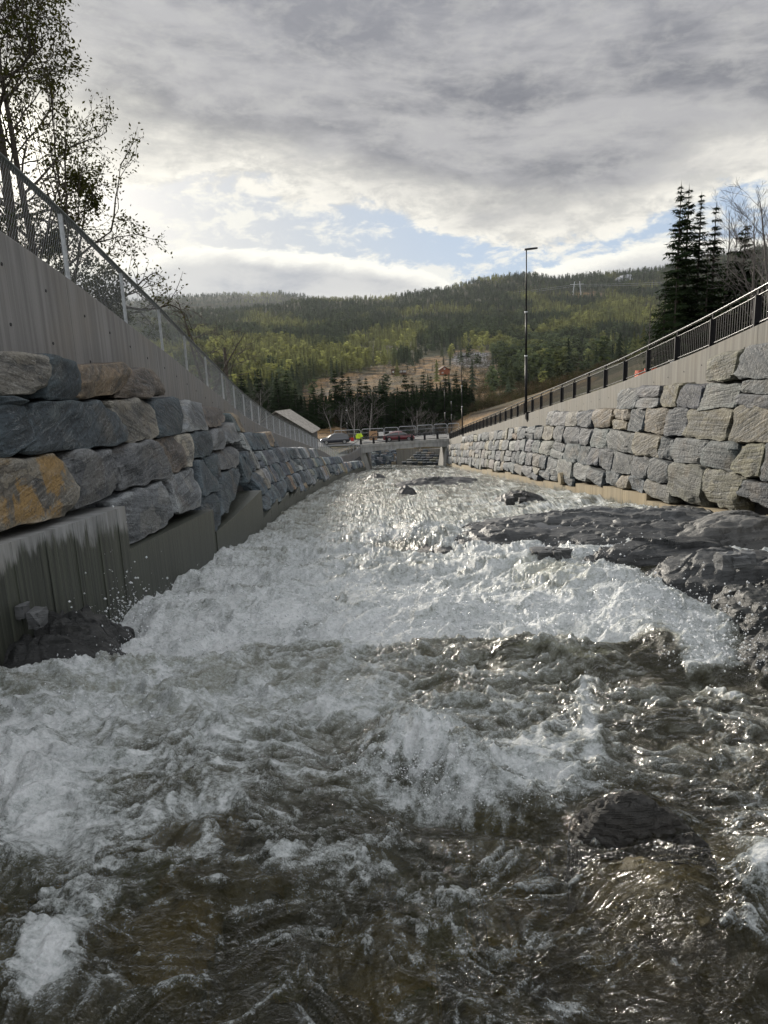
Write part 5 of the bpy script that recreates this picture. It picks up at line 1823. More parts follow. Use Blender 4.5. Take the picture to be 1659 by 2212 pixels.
# ================================================================== beyond the bridge
def beyond():
    t = thing('concrete_wall', 'pale concrete wing wall seen through the bridge opening', 'wall', (0, 0, 0))
    a = at(857, 972, 124); b = at(881, 973, 122.5); c = at(965, 968, 112)
    zt = a.z; zt2 = at(965, 968, 112).z
    MB().hexa([(a.x, 124, -19), (b.x, 122.5, -19), (c.x, 112, -19), (c.x + .6, 113, -19)], [(a.x, 124, zt), (b.x, 122.5, zt), (c.x, 112, zt2), (c.x + .6, 113, zt2)]).build('panel', M_CONC_R, t)
    MB().hexa([(a.x, 124.02, -19), (a.x, 126, -19), (b.x + 14, 126, -19), (b.x + 14, 114, -19)], [(a.x, 124.02, zt - .01), (a.x, 126, zt - .01), (b.x + 14, 126, zt - .01), (b.x + 14, 114, zt - .01)]).build('backfill', M_GROUND, t)
    s = thing('stone_steps', 'stepped rows of grey stone blocks beside the pale wing wall under the bridge', 'wall', (0, 0, 0))
    r = np.random.default_rng(3)
    for row in range(6):
        ypx = 972.5 + row * 5.2
        xa = (905, 898, 892, 886, 878, 868)[row]
        Yr = 117.5 - row * 1.0
        p0 = at(xa, ypx, Yr); z = p0.z - .05; x = p0.x
        while x < 10.4:
            w = r.uniform(.6, 1.1)
            V, Fq = TPL[3]
            V = V * np.array([w / 2 - .02, .45, .24]) * (1 + .10 * r.normal(0, .5, (len(V), 1)))
            c_ = np.array([x + w / 2, Yr - (x - p0.x) * .45, z - .1])
            link('stone', mesh_np('stone', V, Fq, M_STONE, False, stone_attrs(len(V), pick(PAL_R, r) * 1.1, r.random())), s, c_)
            x += w
    # road slab and riprap on the far left bank
    q = thing('concrete_slab', 'low concrete slab above the dark riprap beyond the bridge on the left', 'slab', (0, 0, 0))
    p = at(760, 977, 136); p2 = at(862, 974, 136)
    MB().box(((p.x + p2.x) / 2, 137, p.z), (p2.x - p.x + 6, 2.5, .55)).build('slab', M_CONC_B, q)
    V = []; Fs = []; cs = []; of = []; k = 0
    for i in range(170):
        T, Fq = TPL[2]
        sz = r.uniform(.25, .65)
        v = T * sz * r.uniform(.6, 1.1, 3) * (1 + .2 * r.normal(0, .6, (len(T), 1)))
        x = r.uniform(-7, 3.4); y = r.uniform(128, 137)
        v = v + np.array([x, y, -18.0 + (y - 128) / 9 * 1.6])
        V.append(v); Fs.append(Fq + k); k += len(v)
        a = stone_attrs(len(v), pick(PAL_L, r) * .8, r.random()); cs.append(a['scol'][1]); of.append(a['sofs'][1])
    link('riprap', mesh_np('riprap', np.concatenate(V), np.concatenate(Fs), M_STONE, False, {'scol': ('FLOAT_COLOR', np.concatenate(cs)), 'sofs': ('FLOAT', np.concatenate(of))}), kind='stuff')


beyond()


# ================================================================== barn, cabins, far house
def barn():
    Y0 = 70.0
    A = at(594, 889, Y0); C = at(675, 936.4, Y0)
    Y1 = Y0 + 9.0
    t = thing('barn', 'old wooden barn with a grey plank roof below the left mesh fence', 'barn', (0, 0, 0))
    mw = mat_simple('weathered_planks', (.13, .125, .12), .9, 0, .35, 5, .01)
    mrf = mat_simple('grey_roof_boards', (.36, .335, .30), .85, 0, .3, 4, .01)
    A = np.array(A); C = np.array(C)
    B = np.array(at(626, 884.6, Y1)); D = np.array(at(692, 921.7, Y1))
    D[2] = C[2] + (B[2] - A[2])
    CL = A * 2 - C; CL[2] = C[2]; DL = B * 2 - D; DL[2] = D[2]
    r = np.random.default_rng(2)
    for (P, Q, R_, S_, n) in ((A, C, B, D, 24), (A, CL, B, DL, 24)):
        nrm = np.cross(Q - P, R_ - P); nrm /= np.linalg.norm(nrm)
        if nrm[2] < 0: nrm = -nrm
        for i in range(n):
            u0, u1 = i / n + .003, (i + 1) / n - .003
            h = nrm * (.03 + (.022 if i % 2 else 0) + r.uniform(0, .012))
            e = (Q - P) * r.uniform(-.012, .012)
            P0, P1 = P + (R_ - P) * u0, P + (R_ - P) * u1
            Q0, Q1 = Q + (S_ - Q) * u0 + e, Q + (S_ - Q) * u1 + e
            MB().hexa([P0, P1, Q1, Q0], [P0 + h, P1 + h, Q1 + h, Q0 + h]).build('roof_board', mrf, t)
    zb = C[2] - 3.2
    dn = np.array([0, 0, -.12])
    ins = np.array([0, .5, 0])
    g0 = A + dn * 1.5 + ins; k = .90
    cr = A + (C - A) * k + dn + ins; cl = A + (CL - A) * k + dn + ins
    fl = lambda p: np.array([p[0], p[1], zb])
    # gable wall of upright planks facing the river
    n = 26
    for i in range(n):
        u0, u1 = i / n + .002, (i + 1) / n - .002
        f = lambda u: cl + (cr - cl) * u
        zt = lambda u: cl[2] + (g0[2] - cl[2]) * (1 - abs(2 * u - 1))
        a0, a1 = f(u0), f(u1)
        m0, m1 = zt(u0), zt(u1)
        o = np.array([0, -.03 - .015 * (i % 2), 0]); bk = np.array([0, .03, 0])
        q = lambda p, z: np.array([p[0], p[1], z])
        MB().hexa([q(a0, zb) + o, q(a1, zb) + o, q(a1, zb) + bk, q(a0, zb) + bk], [q(a0, m0) + o, q(a1, m1) + o, q(a1, m1) + bk, q(a0, m0) + bk]).build('wall_plank', mw, t)
    br = np.array(D) * k + np.array(B) * (1 - k) + dn - ins; bl = np.array(DL) * k + np.array(B) * (1 - k) + dn - ins
    m = MB()
    m.add([cr, br, fl(br), fl(cr)], [(0, 1, 2, 3)]); m.add([cl, bl, fl(bl), fl(cl)], [(3, 2, 1, 0)]); m.add([bl, br, fl(br), fl(bl)], [(0, 1, 2, 3)])
    m.build('wall', mw, t)


barn()
M_LOG = mat_simple('brown_logs', (.085, .042, .024), .85, 0, .3, 3)
M_REDLOG = mat_simple('red_brown_logs', (.24, .075, .035), .85, 0, .25, 3)
M_TURF = mat_simple('turf_roof', (.14, .105, .06), .95, 0, .4, 2)
M_WIN = mat_simple('pale_window', (.55, .55, .54), .3)
M_ROOFG = mat_simple('pale_roof', (.42, .43, .45), .6, 0, .2)


def house(name, label, cat, xp, yp, Y, w, d, h, rise, rz, mw, mr, wins, ridge_x=True):
    p = hit_ground(xp, yp)
    t = thing(name, label, cat, tuple(p), rz)
    t.scale = (p.y / Y,) * 3
    m = MB().box((0, 0, h / 2 - .8), (w, d, h + 1.6))
    if ridge_x:
        m.add([(-w / 2, -d / 2, h), (-w / 2, d / 2, h), (-w / 2, 0, h + rise), (w / 2, -d / 2, h), (w / 2, d / 2, h), (w / 2, 0, h + rise)], [(0, 2, 1), (3, 4, 5)])
        sl = [((-w / 2 - .4, -d / 2 - .5, h - rise * .16), (w / 2 + .4, -d / 2 - .5, h - rise * .16), (w / 2 + .4, 0, h + rise + .05), (-w / 2 - .4, 0, h + rise + .05)), ((-w / 2 - .4, d / 2 + .5, h - rise * .16), (w / 2 + .4, d / 2 + .5, h - rise * .16), (w / 2 + .4, 0, h + rise + .05), (-w / 2 - .4, 0, h + rise + .05))]
    else:
        m.add([(-w / 2, -d / 2, h), (w / 2, -d / 2, h), (0, -d / 2, h + rise), (-w / 2, d / 2, h), (w / 2, d / 2, h), (0, d / 2, h + rise)], [(0, 1, 2), (3, 5, 4)])
        sl = [((-w / 2 - .6, -d / 2 - .6, h - rise * .16), (-w / 2 - .6, d / 2 + .6, h - rise * .16), (0, d / 2 + .6, h + rise + .05), (0, -d / 2 - .6, h + rise + .05)), ((w / 2 + .6, -d / 2 - .6, h - rise * .16), (w / 2 + .6, d / 2 + .6, h - rise * .16), (0, d / 2 + .6, h + rise + .05), (0, -d / 2 - .6, h + rise + .05))]
    m.build('wall', mw, t)
    up = np.array([0, 0, .28])
    for s in sl:
        MB().hexa([np.array(q) for q in s], [np.array(q) + up for q in s]).build('roof', mr, t)
    for (x, z, ww, wh) in wins:
        wn = MB().box((x, -d / 2 - .04, z), (ww, .08, wh)).build('window', M_WIN, t)
        MB().box((x, -d / 2 - .09, z), (.08, .04, wh)).box((x, -d / 2 - .088, z), (ww, .03, .07)).build('frame', mw, wn)
    return t


t = house('cabin', 'dark log cabin with turf roof and two pale windows on the cleared slope', 'cabin', 862, 807.5, 455, 9.5, 6, 2.5, 1.3, 0, M_LOG, M_TURF, [(1.2, 1.5, 1.9, 1.2), (3.6, 1.5, 1.9, 1.2)])
MB().box((-3.4, -4.2, 1.2), (3.6, 3.0, 3.2)).build('porch_wall', M_LOG, t)
for s in (-1, 1):
    MB().hexa([(-3.4, -6.2, 3.9), (-3.4 + s * 2.6, -6.2, 2.5), (-3.4 + s * 2.6, -2.4, 2.5), (-3.4, -2.4, 3.9)], [(-3.4, -6.2, 4.15), (-3.4 + s * 2.6, -6.2, 2.75), (-3.4 + s * 2.6, -2.4, 2.75), (-3.4, -2.4, 4.15)]).build('porch_roof', M_TURF, t)
MB().box((-3.9, -5.75, 1.4), (1.1, .1, 1.2)).build('window', M_WIN, t)
MB().box((-3.9, .6, 4.3), (.9, .9, 1.6)).build('chimney', M_TURF, t)
house('cabin', 'small red-brown log cabin with its gable facing the river on the cleared slope', 'cabin', 958, 809, 462, 7.0, 7, 3.0, 2.0, .12, M_REDLOG, M_LOG, [(0, 3.7, 1.0, 1.0), (-1.4, 1.2, 1.2, .9)], False)
house('farmhouse', 'far white house with a pale roof among bare bushes above the railing', 'house', 1296, 758, 620, 11, 8, 3.0, 3.4, .25, M_WHITEB, M_ROOFG, [(-2, 1.6, 1.2, 1.3), (2, 1.6, 1.2, 1.3)])

# pole on the left, power pylon and wires on the hill
p = at(489, 800, 55)
zb = gz(p.x, 55)
t = thing('utility_pole', 'dark wooden pole behind the mesh fence', 'pole', (p.x, 55, zb))
MB().tube([(0, 0, -.5), (0, 0, at(489, 750, 55).z - zb)], [.16, .12], 8).build('shaft', M_BARK, t)
M_PYL = mat_simple('pylon_steel', (.5, .52, .55), .5, .2)


def pylon():
    Y = 1750.0
    p = hit_ground(1246, 638, 500); Y = p.y; h = at(1246, 608, Y).z - p.z
    t = thing('power_pylon', 'lattice power pylon on the wooded hill right of the tall lamp', 'pylon', (p.x, Y, p.z))
    m = MB()
    w = h * .22
    for s in (-1, 1):
        for d in (-1, 1):
            m.tube([(s * w * 1.5, d * w * .5, -8), (s * w * .85, d * w * .2, h)], .45, 4)
        for k in range(4):
            z0, z1 = h * k / 4, h * (k + 1) / 4
            m.tube([(s * w * (1.5 - .65 * k / 4) - w * .2, 0, z0), (s * w * (1.5 - .65 * (k + 1) / 4) + w * .2, 0, z1)], .3, 4)
    m.build('legs', M_PYL, t)
    MB().tube([(-w * 2.3, 0, h * .8), (w * 2.3, 0, h * .8)], .5, 4).build('crossarm', M_PYL, t)
    for dz, x0, y0, x1, y1 in ((0, 940, 648, 1480, 606), (1, 940, 652, 1480, 610)):
        A = at(x0, y0, Y + 200); B = at(x1, y1, Y - 100); O = np.array([p.x, Y, p.z + h * .8 - dz * h * .12])
        A = np.array(A); B = np.array(B)
        pts = []
        for P0, P1 in ((A, O), (O, B)):
            for u in np.linspace(0, 1, 9):
                q = P0 + (P1 - P0) * u; q[2] -= 10 * u * (1 - u); pts.append(q - np.array([p.x, Y, p.z]))
        MB().tube(pts, .16, 4).build('wire', M_PYL, t)


pylon()


def cliff():
    p = hit_ground(1347, 607, 500)
    t = thing('rock_outcrop', 'pale bare rock face high on the wooded hill at the right', 'rock', tuple(p))
    r = np.random.default_rng(8)
    for i, (dx, dz, s) in enumerate(((-16, -8, 9), (-6, 0, 11), (5, 4, 13), (14, -2, 11), (4, -16, 8), (22, -6, 7))):
        V, Fq = TPL[5]
        V = V * s * r.uniform(.7, 1.1, 3) * (1 + .12 * r.normal(0, .6, (len(V), 1)))
        link('rock', mesh_np('rock', V, Fq, mat_pale, False), t, (dx, r.uniform(-3, 3), dz))


mat_pale = mat_simple('pale_rock', (.40, .41, .44), .9, 0, .5, .25)
cliff()


def orange_machine():
    Y = 26.0
    p = at(1385, 806, Y)
    x = p.x + 2.6
    Y2 = Y * x / p.x
    p = at(1385, 806, Y2)
    t = thing('orange_machine', 'small orange machine half hidden behind the black railing', 'machine', (p.x, Y2, gz(p.x, Y2)))
    z = p.z - gz(p.x, Y2)
    MB().box((0, 0, z - .12), (.46, .5, .30)).box((-.05, .1, z + .08), (.26, .4, .10)).build('body', M_ORANGE, t)
    MB().box((.9, .0, z + .16), (1.5, .12, .10)).box((.75, .05, z + .02), (1.1, .1, .06)).build('arm', M_ORANGE, t)
    for s in (-1, 1):
        MB().tube([(s * .22, -.28, z - .3), (s * .22, .28, z - .3)], .14, 12).build('wheel', M_TYRE, t)
    m = thing('white_pallet', 'white slatted pallet lying behind the railing right of the orange machine', 'pallet', (p.x + 1.9, Y2 + .1, gz(p.x, Y2)))
    z += .30
    for k in range(6):
        MB().box((-.45 + .2 * k, -.06, z + .03 * k), (.14, .03, .5)).build('slat', M_WHITEB, m)
    for q in (-.16, .14):
        MB().box((.05, 0, z + q + .08), (1.25, .07, .08)).build('rail', M_WHITEB, m)


orange_machine()


# ================================================================== the river
def blob(xd, yd, x, y, rx, ry, rot=0.0):
    c, s = cos(radians(rot)), sin(radians(rot))
    u = ((xd - x) * c + (yd - y) * s) / rx; v = (-(xd - x) * s + (yd - y) * c) / ry
    return np.exp(-(u * u + v * v))


def ridge2(x, y, oct=4, seed=0, gain=.55):
    r = 0; a = 1.; w = 1.
    for k in range(oct):
        n = 1 - np.abs(pn2(x, y, seed + 13 * k)) * 1.6
        r = r + a * n * n * w
        w = np.clip(n * 1.3, 0, 1)
        x = x * 2.07 + 5.2; y = y * 2.07 - 2.6; a *= gain
    return r


def river_grid(nrow, ncol, y_top=1002.0, y_bot=2380.0):
    r0 = ray(829.5, 1106)
    ydl = np.linspace(y_bot, y_top, nrow)
    Ys = []
    for y in ydl:
        Ys.append(on_river(829.5, y).y)
    Ys = np.array([-14, -8, -4, -2, -.5, .6, 1.3] + Ys + [124, 131, 139, 148] if isinstance(Ys, list) else np.concatenate([[-14, -8, -4, -2, -.5, .6, 1.3], Ys[(Ys > 1.6) & (Ys < 120)], [124, 131, 139, 148]]))
    Ys = np.sort(Ys)
    u = np.linspace(0, 1, ncol)
    half = .66 * (np.maximum(Ys, 0) + 1.9) + .3 + 1.1 * np.exp(-np.maximum(Ys, 0) / 5)
    xl = np.maximum(np.where(Ys > 101, -4.5, XBL(Ys) - .35), -half - .2)
    xr = np.minimum(np.where(Ys > 101, 9.9, XBR(Ys) + .3), half + .2)
    X = xl[:, None] + (xr - xl)[:, None] * u[None, :]
    Y = np.repeat(Ys[:, None], ncol, 1)
    return X, Y


def boundary(xd):
    """lower edge of the big foam field, in picture height"""
    return np.interp(xd, [-200, 0, 120, 250, 420, 600, 760, 880, 1000, 1150, 1300, 1370, 1420, 1480, 1540, 1610, 1660, 1800],
                     [1415, 1430, 1432, 1425, 1440, 1395, 1420, 1402, 1392, 1400, 1408, 1392, 1400, 1452, 1455, 1440, 1330, 1300])


def water_fields(X, Y):
    Z0 = riv(Y)
    xd, yd = proj(X, np.maximum(Y, 1.0), riv(np.maximum(Y, 1.0)))
    near = Y < 1.7
    wx = X + .25 * pn2(X * 1.1, Y * 1.1, 201) + .10 * pn2(X * 3.1, Y * 3.1, 202)
    wy = Y + .25 * pn2(X * 1.1 + 9, Y * 1.1, 203) + .10 * pn2(X * 3.1, Y * 3.1 + 7, 204)
    bd = boundary(xd + 26 * pn2(X * 1.4, Y * 1.4, 205) + 12 * pn2(X * 5, Y * 5, 206)) + 9 * pn2(X * 2.2, Y * 2.2, 207) + 5 * pn2(X * 7, Y * 7, 208)
    far = sstep(yd, 1150, 1050)
    # ---- base amount of foam
    up = np.interp(yd, [1000, 1040, 1090, 1150, 1185, 1240, 1330, 1400], [.36, .37, .45, .62, .80, .84, .93, 1.02])
    dn = np.interp(yd - bd, [0, 40, 110, 300, 600, 900], [.36, .34, .36, .34, .27, .22]) - .10 * sstep(xd, 1150, 1400)
    inside = sstep(bd - yd, -9, 7)
    f = dn * (1 - inside) + up * inside
    B = lambda *a: blob(xd, yd, *a)
    f += .34 * B(240, 1520, 380, 95, -4) * (1 - inside)
    f += .30 * B(700, 1530, 330, 80) * (1 - inside)
    f += .22 * B(420, 1690, 260, 70, -8)
    f += .62 * B(70, 1690, 150, 120) + .30 * B(60, 1840, 200, 90)
    f += (.40 + .28 * ridge2(X * 4, Y * 4, 3, 298) - .25) * (B(930, 1660, 125, 62, 10) + .9 * B(1010, 1725, 95, 40, 15) + .8 * B(850, 1700, 70, 40))
    f += .38 * B(1180, 1660, 120, 60, 10) + .3 * B(1150, 1720, 90, 40)
    f += .50 * B(1262, 1500, 16, 45, 6) + .55 * B(1275, 1600, 22, 65, -10) + .32 * B(1310, 1545, 60, 16, 25)
    f += .50 * B(1540, 1490, 60, 9, 28) + .35 * B(1610, 1530, 40, 9, 25)
    f += .75 * B(1640, 1950, 62, 85, 20)
    f += .50 * B(150, 2050, 45, 150, 40) + .45 * B(90, 2130, 70, 90, 30)
    f += .30 * B(440, 1790, 180, 30, -12) + .25 * B(700, 1880, 130, 25, -15)
    f -= .75 * B(880, 1188, 80, 11, 4)
    f -= .85 * B(1530, 1270, 110, 52, 12) + .6 * B(1420, 1225, 70, 14, 5)
    f -= .75 * B(1640, 1390, 70, 90)
    f -= .46 * B(1185, 1275, 80, 28)
    f -= .9 * B(1425, 1425, 55, 42, 30)
    f -= .16 * B(860, 1240, 130, 28)
    f -= .28 * B(560, 1260, 70, 20) * 0
    f -= .4 * B(1100, 1790, 200, 40) + .22 * B(1430, 1950, 170, 140, 30)
    f += .45 * B(100, 1415, 200, 22, -2)
    f += .18 * B(1300, 1085, 240, 30)
    # ---- ribbons and streaks
    rib = ridge2(wx * .9, wy * 1.5, 4, 211)
    streak = fbm2(wx * 1.3, wy * 3.4, 5, 221, .6)
    fine = fbm2(wx * 9, wy * 14, 3, 231, .6)
    ribm = sstep(rib, 1.15, 1.75)
    ribw = np.interp(xd, [0, 700, 1100, 1659], [.52, .42, .20, .12]) * np.interp(yd, [1400, 1500, 1750, 2000, 2300], [.9, 1.0, .75, .38, .3])
    f = f + (1 - inside) * ribw * ribm
    f = f + (.24 + .10 * far) * np.interp(yd, [1500, 1750, 2100], [1, .75, .55]) * streak * (1 - .45 * inside * (1 - far)) + .19 * fine
    # near the camera: thin trains of bubbles
    bub = fbm2(wx * 5.5, wy * 7.0, 4, 241, .62)
    f = f + (1 - inside) * sstep(bub, .05, .7) * .26 * sstep(yd, 1480, 1650)
    f = f + inside * (-.26) * sstep(fbm2(wx * 1.0, wy * 1.6, 4, 251, .6), .25, .75) * (1 - .4 * sstep(yd, 1300, 1380))
    f = np.where(near, .2, f)
    foam = np.clip(f, 0, 1.15)
    # ---- height
    h = .15 * fbm2(wx * .42, wy * .55, 2, 261, .5)
    h += .075 * fbm2(wx * 1.0, wy * 1.7, 3, 262, .5)
    chop = np.clip(.35 + .9 * sstep(foam, .3, .8), 0, 1.2)
    damp = np.interp(Y, [2, 5, 14, 22, 40, 110], [.55, .8, 1.0, .8, .55, .5])
    h += .080 * chop * damp * ridge2(wx * 1.25, wy * 1.9, 3, 263)
    bil = np.abs(pn2(wx * 3.4, wy * 4.4, 264)) + .5 * np.abs(pn2(wx * 7.5, wy * 9, 265)) + .15 * np.abs(pn2(wx * 16, wy * 19, 266)) + .05 * np.abs(pn2(wx * 34, wy * 38, 267))
    h -= (.068 * bil + .014 * np.abs(pn2(wx * 60, wy * 66, 268)) * (Y < 9)) * sstep(foam, .40, .9) * (1 - .7 * B(1190, 1275, 110, 36))
    h += .05 * sstep(foam, .3, .8) * damp
    # ripples on the clear water: crests across the current
    cl = 1 - sstep(foam, .5, .9)
    h += cl * (.020 * ridge2(wx * 2.6, wy * 4.8, 3, 271) + .010 * fbm2(wx * 8, wy * 15, 3, 272, .6) + .0035 * fbm2(wx * 30, wy * 44, 2, 274, .6))
    # standing waves and hollows
    h += .42 * B(905, 1163, 120, 17, 3) - .32 * B(880, 1188, 90, 11, 4)
    h += .22 * B(860, 1238, 150, 28)
    h += .40 * B(1210, 1272, 130, 34, 6) + .22 * B(1390, 1330, 120, 40, 10)
    h += .20 * B(560, 1330, 260, 45) + .20 * B(1000, 1350, 260, 35)
    h += .17 * B(1415, 1400, 90, 26, 15) - .14 * B(1500, 1470, 70, 16, 10)
    lip = np.exp(-((yd - bd - 22) / 24) ** 2) * sstep(xd, 780, 900) * (1 - sstep(xd, 1330, 1420))
    h += .13 * lip - .14 * np.exp(-((yd - bd + 4) / 10) ** 2) * sstep(xd, 780, 900) * (1 - sstep(xd, 1330, 1420))
    h += .20 * B(930, 1655, 120, 40, 10) + .10 * B(1020, 1700, 90, 34, 12) + .07 * ridge2(X * 5, Y * 6, 3, 299) * B(930, 1670, 150, 70, 10) - .20 * B(980, 1765, 150, 24, 8)
    h += .12 * B(240, 1480, 170, 16, -8) + .14 * B(390, 1535, 60, 16, -4) + .10 * B(480, 1610, 90, 14, 6) + .10 * B(180, 1440, 260, 14, -3)
    h += .16 * B(60, 1680, 130, 70)
    h += .16 * B(1350, 1770, 110, 40, 10) + .10 * B(1450, 1990, 160, 90, 30)
    h += .10 * B(1640, 1940, 60, 90, 20)
    h -= .18 * B(1530, 1280, 140, 60, 12)
    h = np.where(near, .05 * pn2(X, Y, 281), h)
    # hold the water down at the walls and rocks on the left
    depth = np.interp(yd, [1000, 1400, 1700, 2000, 2300], [.95, .85, .62, .42, .34]) + .18 * fbm2(X * .8, Y * .8, 3, 291)
    depth -= .45 * B(1440, 1960, 210, 190, 30)
    broth = .75 * sstep(foam, .12, .55) * np.interp(yd, [1000, 1300, 1500, 1750, 2000, 2300], [.75, .9, .80, .60, .38, .26])
    broth = broth + .6 * B(1190, 1275, 110, 32, 4) + .22 * B(240, 1530, 320, 90) + .10 * B(700, 1520, 300, 80)
    broth = broth * (1 - .8 * B(1440, 1960, 200, 170, 30))
    return Z0 + h, foam, np.clip(depth, 0, 1), np.clip(broth, 0, 1)


def build_river():
    X, Y = river_grid(860, 760)
    Z, foam, dep, br = water_fields(X, Y)
    me = mesh_np('river', np.stack([X, Y, Z], -1).reshape(-1, 3), grid_faces(X.shape[1], X.shape[0]), M_WATER, True,
                 {'foam': ('FLOAT', foam.ravel()), 'depth': ('FLOAT', dep.ravel()), 'broth': ('FLOAT', br.ravel())})
    link('river', me, kind='structure')
    # bed
    X, Y = river_grid(330, 300)
    d1, d2, idv = worley(X * 1.5 + .2 * pn2(X * 3, Y * 3, 5), Y * 1.25, 301)
    e1, e2, ide = worley(X * 4.2, Y * 3.6, 302)
    Z = riv(Y) - np.interp(Y, [1, 3, 6, 12], [.50, .55, .75, 1.1]) + .30 * np.sqrt(np.clip(1 - (d1 / .62) ** 2, 0, 1)) * (.4 + .9 * idv) + .09 * np.sqrt(np.clip(1 - (e1 / .6) ** 2, 0, 1)) + .03 * fbm2(X * 5, Y * 5, 3, 303)
    me = mesh_np('riverbed', np.stack([X, Y, Z], -1).reshape(-1, 3), grid_faces(X.shape[1], X.shape[0]), M_BED, True, {'idv': ('FLOAT', np.where(d1 < .5, idv, ide).ravel())})
    link('riverbed', me, kind='structure')


build_river()


# ------------------------------------------------------------------ rocks in the river
def dome_rock(name, label, x, y, Y=None, rx=1.0, ry=1.0, hgt=.5, rz=0.0, seed=0, col=(.12, .125, .13), dz=0.0, power=2.6, tilt=(0, 0), terr=.25, nu=110, nv=80, rough=1.0, loc=None, cat='rock', ledge=.11):
    """low bedrock hump: height field over an irregular outline, bedded in ledges"""
    if loc is None:
        p = on_river(x, y) if Y is None else at(x, y, Y)
        loc = (p.x, p.y, riv(p.y) + dz)
    u, v = np.meshgrid(np.linspace(-1.12, 1.12, nu), np.linspace(-1.12, 1.12, nv))
    ang = np.arctan2(v, u); rad = np.hypot(u, v)
    out = 1 + .22 * pn2(np.cos(ang) * 1.5 + seed, np.sin(ang) * 1.5, 401) + .10 * pn2(np.cos(ang) * 4 + seed, np.sin(ang) * 4, 402)
    q = np.clip(rad / out, 0, 1.3)
    X = u * rx; Yl = v * ry
    h = hgt * (1 - q ** power)
    n = .14 * fbm2(X * .9 + seed, Yl * 1.1, 4, 411, .52) * rough * min(1.0, hgt * 1.6)
    n += .05 * rough * ridge2(X * 2.2 + seed, Yl * 4.0, 4, 412) * sstep(1.2 - q, 0, .4)
    h = h + n * np.clip(1.15 - q, 0, 1) + tilt[0] * u * hgt + tilt[1] * v * hgt
    # beds: stair-like ledges
    if terr > 0:
        s = h + .12 * pn2(X * .8, Yl * .8 + seed, 413) + .18 * X * .3
        fl = np.floor(s / ledge); fr = s / ledge - fl
        h = h * (1 - terr) + terr * (h - (fr - sstep(fr, .55, 1.0)) * ledge)
    # fracture blocks
    w1, w2, wid = worley((X + .25 * pn2(X * 1.3, Yl * 1.3, 415)) * 1.1 + seed, (Yl + .25 * pn2(X * 1.3, Yl * 1.3, 416)) * 1.9, 417)
    h = h + ((wid - .5) * .20 + (w1 - .4) * .06) * np.clip(1.1 - q, 0, 1) * min(1.0, max(rx, ry)) - .05 * np.clip(1 - (w2 - w1) / .06, 0, 1) * min(1.0, rx)
    h += .02 * rough * fbm2(X * 7, Yl * 9, 3, 414, .6)
    h = np.where(q > 1.0, np.minimum(h, -.25 - (q - 1) * 1.6), h)
    V = np.stack([X, Yl, h], -1).reshape(-1, 3)
    c = np.ones((len(V), 4)); c[:, :3] = col
    me = mesh_np(name, V, grid_faces(nu, nv), M_ROCK, True, {'scol': ('FLOAT_COLOR', c)})
    me.set_sharp_from_angle(angle=radians(28))
    o = thing(name, label, cat, loc, rz, data=me)
    return o


